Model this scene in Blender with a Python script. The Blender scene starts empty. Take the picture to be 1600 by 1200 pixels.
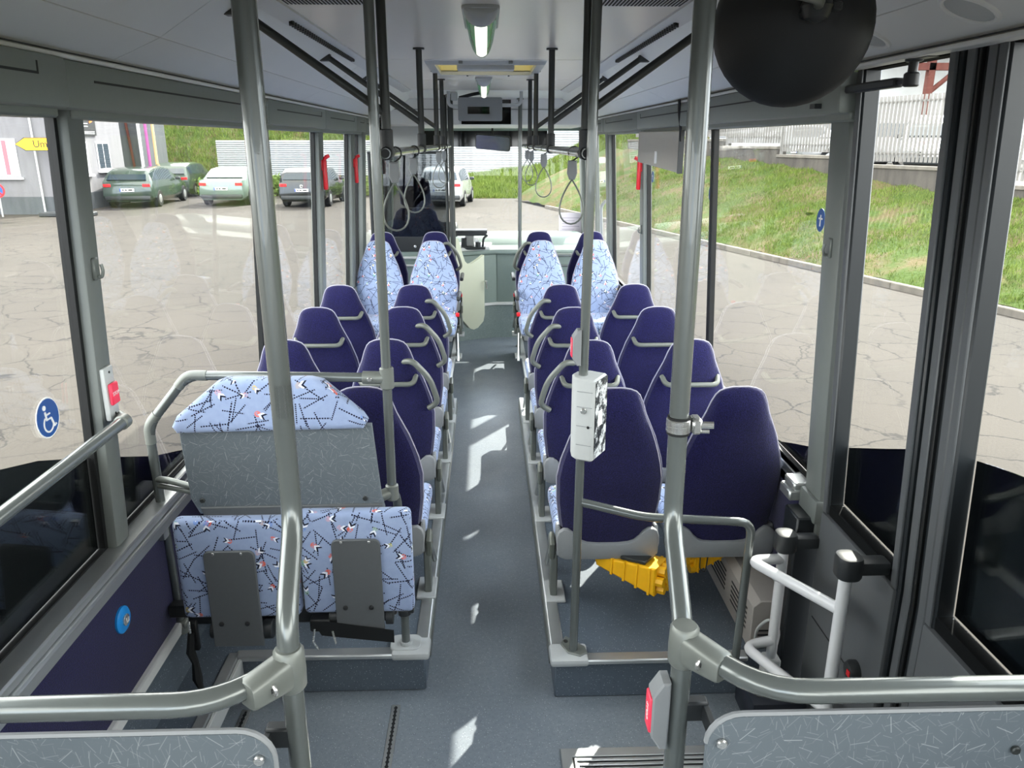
import bpy, bmesh, math, random
import numpy as np
from mathutils import Vector, Matrix
random.seed(7); rng = np.random.default_rng(7)
S = bpy.context.scene; COL = S.collection
R = math.radians
# ------------------------------------------------------------------ camera, sky, sun, exposure
cam_d = bpy.data.cameras.new('camera'); cam = bpy.data.objects.new('camera', cam_d); COL.objects.link(cam)
cam.location = (0, 0, 2.1); cam.rotation_euler = (R(90-17.50), 0, R(-1.818))
cam_d.sensor_width = 36; cam_d.lens = 36*1202/1600; cam_d.clip_start = .05; cam_d.clip_end = 400
S.camera = cam
S.view_settings.view_transform = 'Standard'; S.view_settings.look = 'None'
S.view_settings.gamma = 1; S.view_settings.use_curve_mapping = False
S.view_settings.exposure = 2.35
W = bpy.data.worlds.new('sky'); S.world = W; W.use_nodes = True
SUN_DIR = Vector((.605, 1.0, .99)).normalized()
sun_d = bpy.data.lights.new('sun', 'SUN'); sun_d.energy = 3.2; sun_d.angle = R(.6); sun_d.color = (1, .95, .86)
sun = bpy.data.objects.new('sun', sun_d); COL.objects.link(sun)
sun.rotation_euler = SUN_DIR.to_track_quat('Z', 'Y').to_euler(); sun.location = (8, 3, 12)
def sky():
    nt = W.node_tree; n = nt.nodes; n.clear()
    out = n.new('ShaderNodeOutputWorld'); bg = n.new('ShaderNodeBackground'); bg.inputs['Strength'].default_value = 1.85
    tc = n.new('ShaderNodeTexCoord'); no = n.new('ShaderNodeTexNoise'); no.inputs['Scale'].default_value = 2.2; no.inputs['Detail'].default_value = 6
    cr = n.new('ShaderNodeValToRGB'); cr.color_ramp.elements[0].position = .36; cr.color_ramp.elements[0].color = (.76, .85, 1, 1)
    cr.color_ramp.elements[1].position = .56; cr.color_ramp.elements[1].color = (1, .975, .935, 1)
    l = nt.links.new; l(tc.outputs['Generated'], no.inputs['Vector']); l(no.outputs['Fac'], cr.inputs['Fac']); l(cr.outputs['Color'], bg.inputs['Color']); l(bg.outputs[0], out.inputs[0])
sky()
cy = S.cycles
cy.max_bounces = 14; cy.diffuse_bounces = 6; cy.glossy_bounces = 4; cy.transmission_bounces = 6; cy.transparent_max_bounces = 40
cy.caustics_reflective = False; cy.caustics_refractive = False; cy.use_denoising = True; cy.sample_clamp_indirect = 6

# ------------------------------------------------------------------ materials
def lin(h):
    h = h.lstrip('#'); c = [int(h[i:i+2], 16)/255 for i in (0, 2, 4)]
    return tuple((x/12.92 if x <= .04045 else ((x+.055)/1.055)**2.4) for x in c)
class NT:
    def __init__(s, name):
        s.m = bpy.data.materials.new(name); s.m.use_nodes = True; s.t = s.m.node_tree; s.t.nodes.clear()
    def n(s, typ, **k):
        x = s.t.nodes.new('ShaderNode'+typ)
        for a, b in k.items(): setattr(x, a, b)
        return x
    def put(s, sock, v):
        if isinstance(v, bpy.types.NodeSocket): s.t.links.new(v, sock)
        elif v is not None:
            if sock.type == 'RGBA' and not isinstance(v, (int, float)) and len(v) == 3: v = (*v, 1)
            sock.default_value = v
    def M(s, op, a, b=None, c=None):
        x = s.n('Math', operation=op)
        for i, v in enumerate((a, b, c)): s.put(x.inputs[i], v)
        return x.outputs[0]
    def V(s, op, a, b=None, sc=None):
        x = s.n('VectorMath', operation=op); s.put(x.inputs[0], a)
        if b is not None: s.put(x.inputs[1], b)
        if sc is not None: s.put(x.inputs['Scale'], sc)
        return x.outputs['Value'] if op in ('LENGTH', 'DOT_PRODUCT', 'DISTANCE') else x.outputs['Vector']
    def mix(s, f, a, b, bt='MIX'):
        x = s.n('Mix', data_type='RGBA', blend_type=bt); s.put(x.inputs[0], f); s.put(x.inputs[6], a); s.put(x.inputs[7], b); return x.outputs[2]
    def uv(s): return s.n('UVMap').outputs[0]
    def obj(s): return s.n('TexCoord').outputs['Object']
    def pos(s): return s.n('NewGeometry').outputs['Position']
    def noise(s, v, scale, detail=3, rough=.55, out='Fac'):
        x = s.n('TexNoise'); s.put(x.inputs['Vector'], v); x.inputs['Scale'].default_value = scale; x.inputs['Detail'].default_value = detail; x.inputs['Roughness'].default_value = rough
        return x.outputs[out]
    def vor(s, v, scale, feature='F1', out='Distance', rand=1):
        x = s.n('TexVoronoi', feature=feature); s.put(x.inputs['Vector'], v); x.inputs['Scale'].default_value = scale; x.inputs['Randomness'].default_value = rand
        return x.outputs[out]
    def ramp(s, f, *st):
        x = s.n('ValToRGB'); s.put(x.inputs[0], f); e = x.color_ramp.elements
        while len(e) < len(st): e.new(.5)
        for i, (p, c) in enumerate(st):
            e[i].position = p; e[i].color = (*c, 1) if not isinstance(c, (int, float)) else (c, c, c, 1)
        return x.outputs[0]
    def bump(s, h, strength=.3, dist=.01):
        x = s.n('Bump'); s.put(x.inputs['Height'], h); x.inputs['Strength'].default_value = strength; x.inputs['Distance'].default_value = dist; return x.outputs[0]
    def bsdf(s, color, rough=.5, metal=0, normal=None, spec=.5, sheen=0, coat=0, emit=None, es=0):
        b = s.n('BsdfPrincipled'); s.put(b.inputs['Base Color'], color); s.put(b.inputs['Roughness'], rough); s.put(b.inputs['Metallic'], metal)
        s.put(b.inputs['Specular IOR Level'], spec); b.inputs['Sheen Weight'].default_value = sheen; b.inputs['Coat Weight'].default_value = coat
        if normal: s.put(b.inputs['Normal'], normal)
        if emit: s.put(b.inputs['Emission Color'], emit); b.inputs['Emission Strength'].default_value = es
        return b.outputs[0]
    def out(s, sh):
        o = s.n('OutputMaterial'); s.t.links.new(sh, o.inputs[0]); return s.m
    def cell(s, p, scale, rot, seed):
        """a jittered, randomly turned cell grid: local u, v and a random colour per cell"""
        mp = s.n('Mapping'); s.put(mp.inputs['Vector'], p); mp.inputs['Rotation'].default_value = (0, 0, rot); mp.inputs['Scale'].default_value = (scale, scale, 0); mp.inputs['Location'].default_value = (seed*3.7+.31, seed*5.3+.77, 0)
        q = mp.outputs[0]; fl = s.V('FLOOR', q); fr = s.V('SUBTRACT', s.V('SUBTRACT', q, fl), (.5, .5, 0))
        wn = s.n('TexWhiteNoise', noise_dimensions='3D'); s.put(wn.inputs['Vector'], s.V('ADD', fl, (seed*1.7, seed*2.9, seed)))
        rc = wn.outputs['Color']; rv = wn.outputs['Value']
        sp = s.n('SeparateColor'); s.put(sp.inputs[0], rc)
        ang = s.M('MULTIPLY', sp.outputs[2], 6.283)
        x = s.n('SeparateXYZ'); s.put(x.inputs[0], fr)
        jx = s.M('MULTIPLY_ADD', sp.outputs[0], -.3, .15); jy = s.M('MULTIPLY_ADD', sp.outputs[1], -.3, .15)
        fx = s.M('ADD', x.outputs[0], jx); fy = s.M('ADD', x.outputs[1], jy)
        c = s.M('COSINE', ang); sn = s.M('SINE', ang)
        u = s.M('ADD', s.M('MULTIPLY', fx, c), s.M('MULTIPLY', fy, sn)); v = s.M('SUBTRACT', s.M('MULTIPLY', fy, c), s.M('MULTIPLY', fx, sn))
        return u, v, rv, sp.outputs
    def line(s, u, v, L, w):
        return s.M('MULTIPLY', s.M('LESS_THAN', s.M('ABSOLUTE', u), L), s.M('LESS_THAN', s.M('ABSOLUTE', v), w))

def simple(name, col, rough=.5, metal=0, spec=.5, grain=0, gscale=60, bump=0, coat=0, sheen=0):
    t = NT(name); c = lin(col) if isinstance(col, str) else col; nrm = None
    if grain or bump:
        f = t.noise(t.obj(), gscale, 4)
        if grain: c = t.mix(f, tuple(x*(1-grain) for x in c), tuple(min(1, x*(1+grain)) for x in c))
        if bump: nrm = t.bump(f, bump, .004)
    return t.out(t.bsdf(c, rough, metal, nrm, spec, sheen, coat))
def glass(name, tint, rmin=.045):
    t = NT(name); lw = t.n('LayerWeight'); lw.inputs[0].default_value = .5
    f = t.M('MULTIPLY_ADD', t.M('POWER', lw.outputs['Facing'], 5), .45-rmin, rmin)
    tr = t.n('BsdfTransparent'); t.put(tr.inputs[0], tint); gl = t.n('BsdfGlossy'); gl.inputs['Roughness'].default_value = .004
    mx = t.n('MixShader'); t.put(mx.inputs[0], f); t.t.links.new(tr.outputs[0], mx.inputs[1]); t.t.links.new(gl.outputs[0], mx.inputs[2]); return t.out(mx.outputs[0])
def velour():
    t = NT('navy_velour'); p = t.obj(); a = t.noise(p, 260, 2); b = t.noise(p, 9, 3)
    c = t.mix(t.ramp(a, (.35, 0), (.7, 1)), lin('#0b0c2c'), lin('#221f58')); c = t.mix(t.M('MULTIPLY', b, .3), c, lin('#0f0e2e'))
    return t.out(t.bsdf(c, .95, 0, t.bump(a, .5, .003), .15, sheen=.25))
def moquette():
    t = NT('patterned_moquette'); p = t.uv(); base = t.mix(t.noise(p, 40, 3), lin('#8899bd'), lin('#9eadcb'))
    col = base
    for k, (sc, ro, L, w) in enumerate(((8, .2, .42, .020), (9.5, .9, .42, .022), (8.7, 1.5, .43, .021), (10, 2.1, .42, .023), (9, 2.7, .42, .021), (11, .55, .4, .025))):
        u, v, rv, rgb = t.cell(p, sc, ro, k+1)
        dash = t.M('GREATER_THAN', t.M('FRACT', t.M('MULTIPLY', u, 13)), .3)
        m = t.M('MULTIPLY', t.line(u, v, L, w), dash); m = t.M('MULTIPLY', m, t.M('LESS_THAN', rv, .9))
        col = t.mix(m, col, lin('#15162e'))
    for k, (sc, ro, keep) in enumerate(((14, .5, .20), (18, 1.2, .18), (15, 2.4, .17))):
        u, v, rv, rgb = t.cell(p, sc, ro, k+8)
        au = t.M('ABSOLUTE', u); d = t.M('SUBTRACT', v, au); on = t.M('LESS_THAN', rv, keep); inu = t.M('LESS_THAN', au, .16)
        def band(lo, hi): return t.M('MULTIPLY', t.M('MULTIPLY', t.M('GREATER_THAN', d, lo), t.M('LESS_THAN', d, hi)), t.M('MULTIPLY', inu, on))
        hue = t.ramp(t.M('FRACT', t.M('MULTIPLY', rv, 57.3)), (0, lin('#e8694c')), (.38, lin('#e8694c')), (.4, lin('#6d8fd0')), (.58, lin('#6d8fd0')), (.6, lin('#e3bd5e')), (.78, lin('#62bf94')), (.9, lin('#c9a3b4')))
        blot = t.M('MULTIPLY', t.M('LESS_THAN', t.V('LENGTH', t.n('CombineXYZ').outputs[0]), 1), 1)
        cx = t.n('CombineXYZ'); t.put(cx.inputs[0], u); t.put(cx.inputs[1], t.M('ADD', v, .16)); bl = t.M('MULTIPLY', t.M('LESS_THAN', t.V('LENGTH', cx.outputs[0]), .15), on)
        bl = t.M('MULTIPLY', bl, t.M('MULTIPLY', t.M('GREATER_THAN', t.noise(p, 150, 2), .45), .8))
        col = t.mix(bl, col, hue); col = t.mix(band(-.14, -.02), col, lin('#e9ecf4')); col = t.mix(band(0, .1), col, lin('#0e0f22'))
    weave = t.noise(p, 500, 2)
    return t.out(t.bsdf(col, .95, 0, t.bump(weave, .35, .002), .15, sheen=.2))
def laminate():
    t = NT('stroked_laminate'); p = t.uv(); col = t.mix(t.noise(p, 6, 3), lin('#5b6369'), lin('#656d72'))
    for k, (sc, ro, L, w, a) in enumerate(((28, .1, .42, .020, .26), (34, .8, .42, .022, .14), (42, 1.9, .42, .024, .12), (52, 2.6, .4, .03, .12))):
        u, v, rv, rgb = t.cell(p, sc, ro, k+3); m = t.M('MULTIPLY', t.line(u, v, L, w), t.M('MULTIPLY', rv, a*1.5))
        col = t.mix(m, col, lin('#d4d8d6'))
    return t.out(t.bsdf(col, .38, 0, t.bump(t.noise(p, 90, 3), .06, .002), .5))
def vinyl(name='speckled_vinyl', a='#7b838b', b='#8b9299'):
    t = NT(name); p = t.pos(); big = t.noise(p, 2.3, 5); col = t.mix(t.ramp(big, (.3, 0), (.7, 1)), lin(a), lin(b))
    mott = t.noise(p, 60, 3); col = t.mix(t.M('MULTIPLY', mott, .5), col, lin('#4a545e'))
    for sc, th, c in ((150, .17, '#c4ced4'), (85, .11, '#dde4e6'), (190, .2, '#1c2530')):
        d = t.vor(p, sc); r = t.n('SeparateColor'); t.put(r.inputs[0], t.vor(p, sc, out='Color'))
        m = t.M('MULTIPLY', t.M('LESS_THAN', d, th), t.M('GREATER_THAN', r.outputs[0], .62)); col = t.mix(t.M('MULTIPLY', m, .8), col, lin(c))
    ro = t.M('MULTIPLY_ADD', t.noise(p, 7, 4), .25, .3)
    return t.out(t.bsdf(col, ro, 0, t.bump(t.noise(p, 120, 2), .08, .002), .5))
def metal(name, col, rough=.35, streak=True):
    t = NT(name); mp = t.n('Mapping'); t.put(mp.inputs['Vector'], t.obj()); mp.inputs['Scale'].default_value = (2, 2, 60)
    f = t.noise(mp.outputs[0], 8, 3); c = lin(col)
    return t.out(t.bsdf(t.mix(f, tuple(x*.9 for x in c), tuple(min(1, x*1.08) for x in c)), t.M('MULTIPLY_ADD', f, .15, rough-.07), .85))
def asphalt():
    t = NT('cracked_asphalt'); p = t.pos(); w = t.V('ADD', p, t.V('SCALE', t.noise(p, .9, 5, .62, out='Color'), sc=.55)); w = t.V('ADD', w, t.V('SCALE', t.noise(p, 6, 4, out='Color'), sc=.10))
    col = t.mix(t.ramp(t.noise(p, .35, 6), (.3, 0), (.7, 1)), lin('#38342f'), lin('#433e38')); col = t.mix(t.M('MULTIPLY', t.noise(p, 45, 3), .6), col, lin('#2b2926'))
    d = t.vor(w, 1.35, 'DISTANCE_TO_EDGE'); d2 = t.vor(w, 3.6, 'DISTANCE_TO_EDGE')
    cr = t.ramp(d, (0, 1), (.009, .95), (.020, 0)); f2 = t.M('MULTIPLY', t.ramp(d2, (0, 1), (.010, .7), (.026, 0)), t.ramp(t.noise(p, .5, 3), (.42, 0), (.6, .55)))
    m = t.M('MULTIPLY', t.M('MAXIMUM', t.M('MULTIPLY', cr, t.ramp(t.noise(p, .8, 3), (.35, .25), (.55, 1))), f2), .85); col = t.mix(m, col, lin('#141312'))
    return t.out(t.bsdf(col, .9, 0, t.bump(t.noise(p, 60, 3), .25, .01), .25))
def grass_m(name, a, b, c):
    t = NT(name); p = t.pos(); f = t.noise(p, 1.1, 5); g = t.noise(p, 14, 3)
    col = t.mix(t.ramp(f, (.3, 0), (.65, 1)), lin(a), lin(b)); col = t.mix(t.ramp(g, (.35, 0), (.75, .8)), col, lin(c))
    return t.out(t.bsdf(col, .85, 0, None, .2))
def soil():
    t = NT('sparse_turf_soil'); p = t.pos(); f = t.noise(p, 1.6, 6)
    col = t.mix(t.ramp(f, (.42, 0), (.6, 1)), lin('#3e4f24'), lin('#5a4f39')); col = t.mix(t.M('MULTIPLY', t.noise(p, 25, 3), .5), col, lin('#2e361a'))
    return t.out(t.bsdf(col, .95, 0, t.bump(t.noise(p, 12, 4), .6, .05), .1))
def concrete(name, a, b):
    t = NT(name); p = t.pos(); mp = t.n('Mapping'); t.put(mp.inputs['Vector'], p); mp.inputs['Scale'].default_value = (3, 3, .5)
    col = t.mix(t.ramp(t.noise(mp.outputs[0], 2, 6), (.35, 0), (.7, 1)), lin(a), lin(b)); return t.out(t.bsdf(col, .9, 0, t.bump(t.noise(p, 14, 4), .3, .02), .2))
def foliage_m():
    t = NT('tree_foliage'); p = t.pos(); col = t.mix(t.noise(p, 2.5, 4), lin('#42592c'), lin('#7d9448')); return t.out(t.bsdf(col, .8, 0, None, .2))

MT = {}
MT['velour'] = velour(); MT['pattern'] = moquette(); MT['laminate'] = laminate(); MT['vinyl'] = vinyl(); MT['vinyl_side'] = vinyl('speckled_vinyl_skirt', '#535d67', '#606a74')
MT['vinyl_sunlit_tone'] = vinyl('speckled_vinyl_sunlit_tone', '#7f8d8a', '#8c9995')  # greener vinyl copy for the front end: sunlight there put into the colour
MT['pole'] = simple('grey_painted_tube', '#666b69', .27, .35, .5, .05, 30, coat=.4)
MT['fitting'] = simple('grey_cast_fitting', '#747873', .4, .3, .5, .05, 80, .05)
MT['darkfit'] = simple('charcoal_plastic', '#2a2d2f', .45, 0, .4, .08, 120, .06)
MT['black'] = simple('black_rubber', '#0d0f10', .55, 0, .4, .1, 120, .05)
MT['blackgloss'] = simple('black_glazing_foil', '#05070a', .06, 0, .5)
MT['ceil'] = simple('ceiling_board', '#e6e3dc', .27, 0, .6, .02, 5)
MT['cove'] = simple('cove_panel_plastic', '#e6e6e3', .45, 0, .35, .03, 4)
MT['header'] = simple('grey_green_plastic', '#7e837e', .5, 0, .35, .04, 40, .05)
MT['pillar'] = simple('pillar_grey_plastic', '#6a6f6c', .42, 0, .4, .04, 40, .04)
MT['doorgrey'] = simple('door_anthracite', '#575a5c', .45, .1, .4, .05, 60, .05)
MT['doordark'] = simple('door_frame_black', '#24282b', .38, .1, .4, .05, 60)
MT['dull'] = simple('dull_black_rail', '#121415', .9, 0, .1, .1, 60)
MT['alu'] = metal('brushed_aluminium', '#c3c6c6', .38); MT['steel'] = metal('bright_steel', '#d3d3d0', .25); MT['darkmetal'] = simple('dark_painted_steel', '#3a3d3c', .4, .4, .5, .06, 60)
MT['seatplast'] = simple('seat_shell_grey', '#85888a', .45, 0, .4, .05, 70, .04)
MT['piping_rim_light'] = simple('seat_edge_piping_rim_light', '#a5a3b4', .8, 0, .2, .1, 200)  # edge piping in a pale tone that paints in the backrests' lit rim
MT['plate'] = simple('hinge_plate_grey', '#5b5e60', .45, .1, .4, .06, 80, .04)
MT['handle'] = simple('handle_grey_green', '#62665f', .35, 0, .5, .05, 60)
MT['white'] = simple('white_gloss_paint', '#d6d7d9', .3, 0, .5, .03, 30, coat=.3)
MT['whitemat'] = simple('white_plastic', '#d4d5d4', .5, 0, .4, .03, 40)
MT['lightgrey'] = simple('light_grey_plastic', '#b7bab9', .45, 0, .4, .04, 50, .03)
MT['red'] = simple('red_plastic', '#d8202a', .35, 0, .5, .05, 50); MT['redbtn'] = simple('red_push_key', '#f2405a', .4, 0, .4, .05, 50)
MT['blue'] = simple('blue_plastic', '#1f8fe0', .35, 0, .5, .05, 50); MT['signblue'] = simple('sticker_blue', '#1f4f94', .4, 0, .4, .04, 50)
MT['yellow'] = simple('yellow_chock_plastic', '#f0b412', .45, 0, .4, .08, 40, .05); MT['signyellow'] = simple('sign_yellow', '#f5b820', .5, 0, .4, .05, 9)
MT['ink'] = simple('dark_ink', '#15171a', .6); MT['paper'] = simple('white_print', '#f2f2f0', .6)
MT['dash'] = simple('dashboard_grey_green', '#7d8b86', .5, 0, .35, .06, 40, .05); MT['cabdoor'] = simple('cab_door_beige', '#c2c6b0', .5, 0, .35, .03, 10)
MT['card'] = simple('beige_card_panel', '#b5b0a6', .7, 0, .2, .04, 12); MT['greenlens'] = simple('green_lens', '#22b765', .2, 0, .5, .1, 30)
t_ = NT('lit_lamp_reflector'); MT['lens'] = t_.out(t_.bsdf(lin('#e9ece0'), .25, emit=(1, .97, .86, 1), es=.22))
t_ = NT('opal_hatch_lid'); tl_ = t_.n('BsdfTranslucent'); tl_.inputs[0].default_value = (.30, .29, .24, 1); MT['opal'] = t_.out(tl_.outputs[0])
MT['headlamp'] = simple('clear_headlamp', '#c9d0d2', .15); MT['hatchcream'] = simple('hatch_cream_lining', '#e6dba0', .6)
MT['glass'] = glass('window_glass', (.93, .945, .935), .02); MT['smoke'] = glass('smoked_screen', (.40, .42, .43), .04); MT['mirror'] = metal('mirror_silver', '#d8dcdc', .08)
MT['asphalt'] = asphalt(); MT['soil'] = soil(); MT['grass'] = grass_m('grass_blades', '#41581f', '#5a6c2a', '#6d783b'); MT['concrete'] = concrete('wall_concrete', '#413e3b', '#524e49'); MT['kerb'] = concrete('kerb_stone', '#5f5b55', '#6f6a63')
MT['render'] = concrete('house_render', '#706f72', '#777679'); MT['plinth'] = concrete('house_plinth', '#4b4f52', '#55585b'); MT['cladding'] = simple('ribbed_steel_cladding', '#a9acb0', .45, .2, .4, .04, 3)
MT['hallgrey'] = simple('hall_dark_cladding', '#474b50', .6, .1, .3, .05, 3); MT['fencewhite'] = simple('fence_white_paint', '#767471', .5, 0, .4, .05, 6)
MT['foliage'] = foliage_m(); MT['bark'] = concrete('bark', '#4b4038', '#665849'); MT['rust'] = concrete('red_brown_beam', '#4c2a25', '#5a362f')
MT['tyre'] = simple('tyre_rubber', '#17181a', .8, 0, .2, .1, 60); MT['carglass'] = simple('car_glass', '#27323a', .05, 0, .6)
MT['taillight'] = simple('tail_light_red', '#c51d22', .25, 0, .5, .1, 30); MT['plateblue'] = simple('plate_blue_band', '#2447a8', .5)
def paint(name, col): return simple(name, col, .22, .15, .5, .04, 3, coat=.7)

# ------------------------------------------------------------------ mesh helpers
class B:
    """collects shapes in world (or thing-local) metres, becomes ONE mesh object"""
    def __init__(s): s.bm = bmesh.new()
    def _xf(s, vs, m):
        for v in vs: v.co = m @ v.co
    def box(s, x0, x1, y0, y1, z0, z1, bev=0, seg=1, mat=0):
        r = bmesh.ops.create_cube(s.bm, size=1); vs = r['verts']
        for v in vs: v.co = Vector(((x0+x1)/2+v.co.x*(x1-x0), (y0+y1)/2+v.co.y*(y1-y0), (z0+z1)/2+v.co.z*(z1-z0)))
        if bev:
            es = list({e for v in vs for e in v.link_edges}); bmesh.ops.bevel(s.bm, geom=es, offset=bev, segments=seg, affect='EDGES', profile=.5)
        return s
    def prism(s, poly, lo, hi, axis='y', bev=0, seg=1):
        """polygon (2D) extruded along an axis: 'y' -> (x,z), 'x' -> (y,z), 'z' -> (x,y)"""
        def p3(a, b, h): return {'y': (a, h, b), 'x': (h, a, b), 'z': (a, b, h)}[axis]
        v0 = [s.bm.verts.new(p3(a, b, lo)) for a, b in poly]; v1 = [s.bm.verts.new(p3(a, b, hi)) for a, b in poly]; n = len(poly); fs = []
        fs.append(s.bm.faces.new(v0)); fs.append(s.bm.faces.new(v1[::-1]))
        for i in range(n): fs.append(s.bm.faces.new((v0[i], v1[i], v1[(i+1) % n], v0[(i+1) % n])))
        bmesh.ops.recalc_face_normals(s.bm, faces=fs)
        if bev:
            es = list({e for f in fs[:2] for e in f.edges}); bmesh.ops.bevel(s.bm, geom=es, offset=bev, segments=seg, affect='EDGES', profile=.5)
        return s
    def tube(s, pts, r, seg=10, fillet=0, fs=5, close=False, flat=1):
        P = [Vector(p) for p in pts]
        if fillet:
            Q = [P[0]]
            for i in range(1, len(P)-1):
                f = fillet[i-1] if isinstance(fillet, (list, tuple)) else fillet
                a, b, c = P[i-1], P[i], P[i+1]; d1 = (a-b); d2 = (c-b); f = min(f, d1.length*.49, d2.length*.49); d1.normalize(); d2.normalize()
                p0 = b+d1*f; p2 = b+d2*f
                for k in range(fs+1):
                    t = k/fs; Q.append(p0*(1-t)**2+b*2*t*(1-t)+p2*t*t)
            Q.append(P[-1]); P = Q
        n = len(P); rings = []; up = None
        for i in range(n):
            if close: d = P[(i+1) % n]-P[i-1]
            else: d = P[min(i+1, n-1)]-P[max(i-1, 0)]
            d.normalize()
            if up is None:
                up = Vector((0, 0, 1)) if abs(d.z) < .9 else Vector((1, 0, 0))
            sx = d.cross(up); sx.normalize(); up = sx.cross(d); up.normalize()
            rr = r[i] if isinstance(r, (list, tuple)) else r
            rings.append([s.bm.verts.new(P[i]+sx*math.cos(2*math.pi*k/seg)*rr+up*math.sin(2*math.pi*k/seg)*rr*flat) for k in range(seg)])
        for i in range(n if close else n-1):
            a, b = rings[i], rings[(i+1) % n]
            for k in range(seg): s.bm.faces.new((a[k], a[(k+1) % seg], b[(k+1) % seg], b[k]))
        if not close: s.bm.faces.new(rings[0][::-1]); s.bm.faces.new(rings[-1])
        return s
    def lathe(s, prof, c, axis='z', seg=16, sx=1, sy=1):
        """profile of (radius, height) turned about an axis through c"""
        rings = []
        def p3(x, y, h):
            return {'z': (c[0]+x, c[1]+y, c[2]+h), 'y': (c[0]+x, c[1]+h, c[2]+y), 'x': (c[0]+h, c[1]+x, c[2]+y)}[axis]
        fs = []
        for r, h in prof:
            if r < 1e-6: rings.append([s.bm.verts.new(p3(0, 0, h))])
            else: rings.append([s.bm.verts.new(p3(r*sx*math.cos(2*math.pi*k/seg), r*sy*math.sin(2*math.pi*k/seg), h)) for k in range(seg)])
        for a, b in zip(rings, rings[1:]):
            for k in range(seg):
                k2 = (k+1) % seg
                if len(a) == 1 and len(b) == 1: continue
                if len(a) == 1: fs.append(s.bm.faces.new((a[0], b[k2], b[k])))
                elif len(b) == 1: fs.append(s.bm.faces.new((a[k], a[k2], b[0])))
                else: fs.append(s.bm.faces.new((a[k], a[k2], b[k2], b[k])))
        if len(rings[0]) > 1: fs.append(s.bm.faces.new(rings[0][::-1]))
        if len(rings[-1]) > 1: fs.append(s.bm.faces.new(rings[-1]))
        bmesh.ops.recalc_face_normals(s.bm, faces=fs)
        return s
    def cyl(s, c, r, h, axis='z', seg=14, bev=0):
        b = bev
        return s.lathe([(r-b, 0), (r, b), (r, h-b), (r-b, h)] if b else [(r, 0), (r, h)], c, axis, seg)
    def loft(s, rings, cap=True):
        rr = [[s.bm.verts.new(p) for p in ring] for ring in rings]; n = len(rr[0]); fs = []
        for a, b in zip(rr, rr[1:]):
            for k in range(n): fs.append(s.bm.faces.new((a[k], a[(k+1) % n], b[(k+1) % n], b[k])))
        if cap: fs.append(s.bm.faces.new(rr[0][::-1])); fs.append(s.bm.faces.new(rr[-1]))
        bmesh.ops.recalc_face_normals(s.bm, faces=fs)
        return s
    def rot(s, m):
        s._xf(s.bm.verts, m); return s
    def mesh(s, name, off=(0, 0, 0), smooth=True):
        bm = s.bm; bm.normal_update(); uvl = bm.loops.layers.uv.new('UVMap')
        for f in bm.faces:
            n = f.normal; ax = max(range(3), key=lambda i: abs(n[i]))
            for l in f.loops:
                c = l.vert.co; l[uvl].uv = ((c.y, c.z), (c.x, c.z), (c.x, c.y))[ax]
            f.smooth = smooth
        bmesh.ops.translate(bm, verts=bm.verts, vec=-Vector(off))
        me = bpy.data.meshes.new(name); bm.to_mesh(me); bm.free()
        if smooth: me.set_sharp_from_angle(angle=R(38))
        return me
LOC = {}
def tag(o, label=None, cat=None, group=None, kind=None):
    for k, v in (('label', label), ('category', cat), ('group', group), ('kind', kind)):
        if v: o[k] = v
    return o
def empty(name, loc, label=None, cat=None, group=None, kind=None):
    o = bpy.data.objects.new(name, None); COL.objects.link(o); o.location = loc; o.empty_display_size = .1; LOC[o.name] = Vector(loc)
    return tag(o, label, cat, group, kind)
def mk(name, b, mat, parent=None, base=None, label=None, smooth=True):
    """one mesh object; shapes given in world metres are re-based on the parent's (or its own) base point"""
    m = MT[mat] if isinstance(mat, str) else mat
    if parent is not None: off = LOC[parent.name]
    elif base is not None: off = Vector(base)
    else: off = Vector((0, 0, 0))
    me = b.mesh(name, off, smooth) if isinstance(b, B) else b
    me.materials.append(m) if not me.materials else None
    o = bpy.data.objects.new(name, me); COL.objects.link(o)
    if parent is not None: o.parent = parent; LOC[o.name] = off
    else: o.location = off; LOC[o.name] = off
    if label: o['label'] = label
    return o
def dup(o, parent=None):
    c = o.copy(); COL.objects.link(c)
    if parent is not None: c.parent = parent
    for ch in list(o.children): dup(ch, c)
    return c
def struct(name, b, mat, parent=None, base=None, smooth=True):
    o = mk(name, b, mat, parent, base, None, smooth)
    if parent is None: o['kind'] = 'structure'
    return o
def raw(name, verts, faces, mat):
    me = bpy.data.meshes.new(name); v = np.asarray(verts, np.float32); f = np.asarray(faces, np.int32); k = f.shape[1]
    me.vertices.add(len(v)); me.vertices.foreach_set('co', v.ravel()); me.loops.add(f.size); me.loops.foreach_set('vertex_index', f.ravel())
    me.polygons.add(len(f)); me.polygons.foreach_set('loop_start', np.arange(0, f.size, k, dtype=np.int32)); me.update(calc_edges=True); me.validate()
    me.materials.append(MT[mat]); o = bpy.data.objects.new(name, me); COL.objects.link(o); return o
def text(body, size, mat, parent, loc, rot, ext=.002, name='lettering'):
    c = bpy.data.curves.new(name, 'FONT'); c.body = body; c.size = size; c.extrude = ext; c.align_x = 'CENTER'; c.align_y = 'CENTER'
    c.resolution_u = 3; q = bpy.data.objects.new(name, c); COL.objects.link(q); bpy.context.view_layer.update(); me = bpy.data.meshes.new_from_object(q.evaluated_get(bpy.context.evaluated_depsgraph_get())); bpy.data.objects.remove(q)
    me.materials.clear(); me.materials.append(MT[mat]); o = bpy.data.objects.new(name, me); COL.objects.link(o); o.parent = parent; o.location = Vector(loc)-LOC[parent.name]; o.rotation_euler = rot; return o
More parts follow.
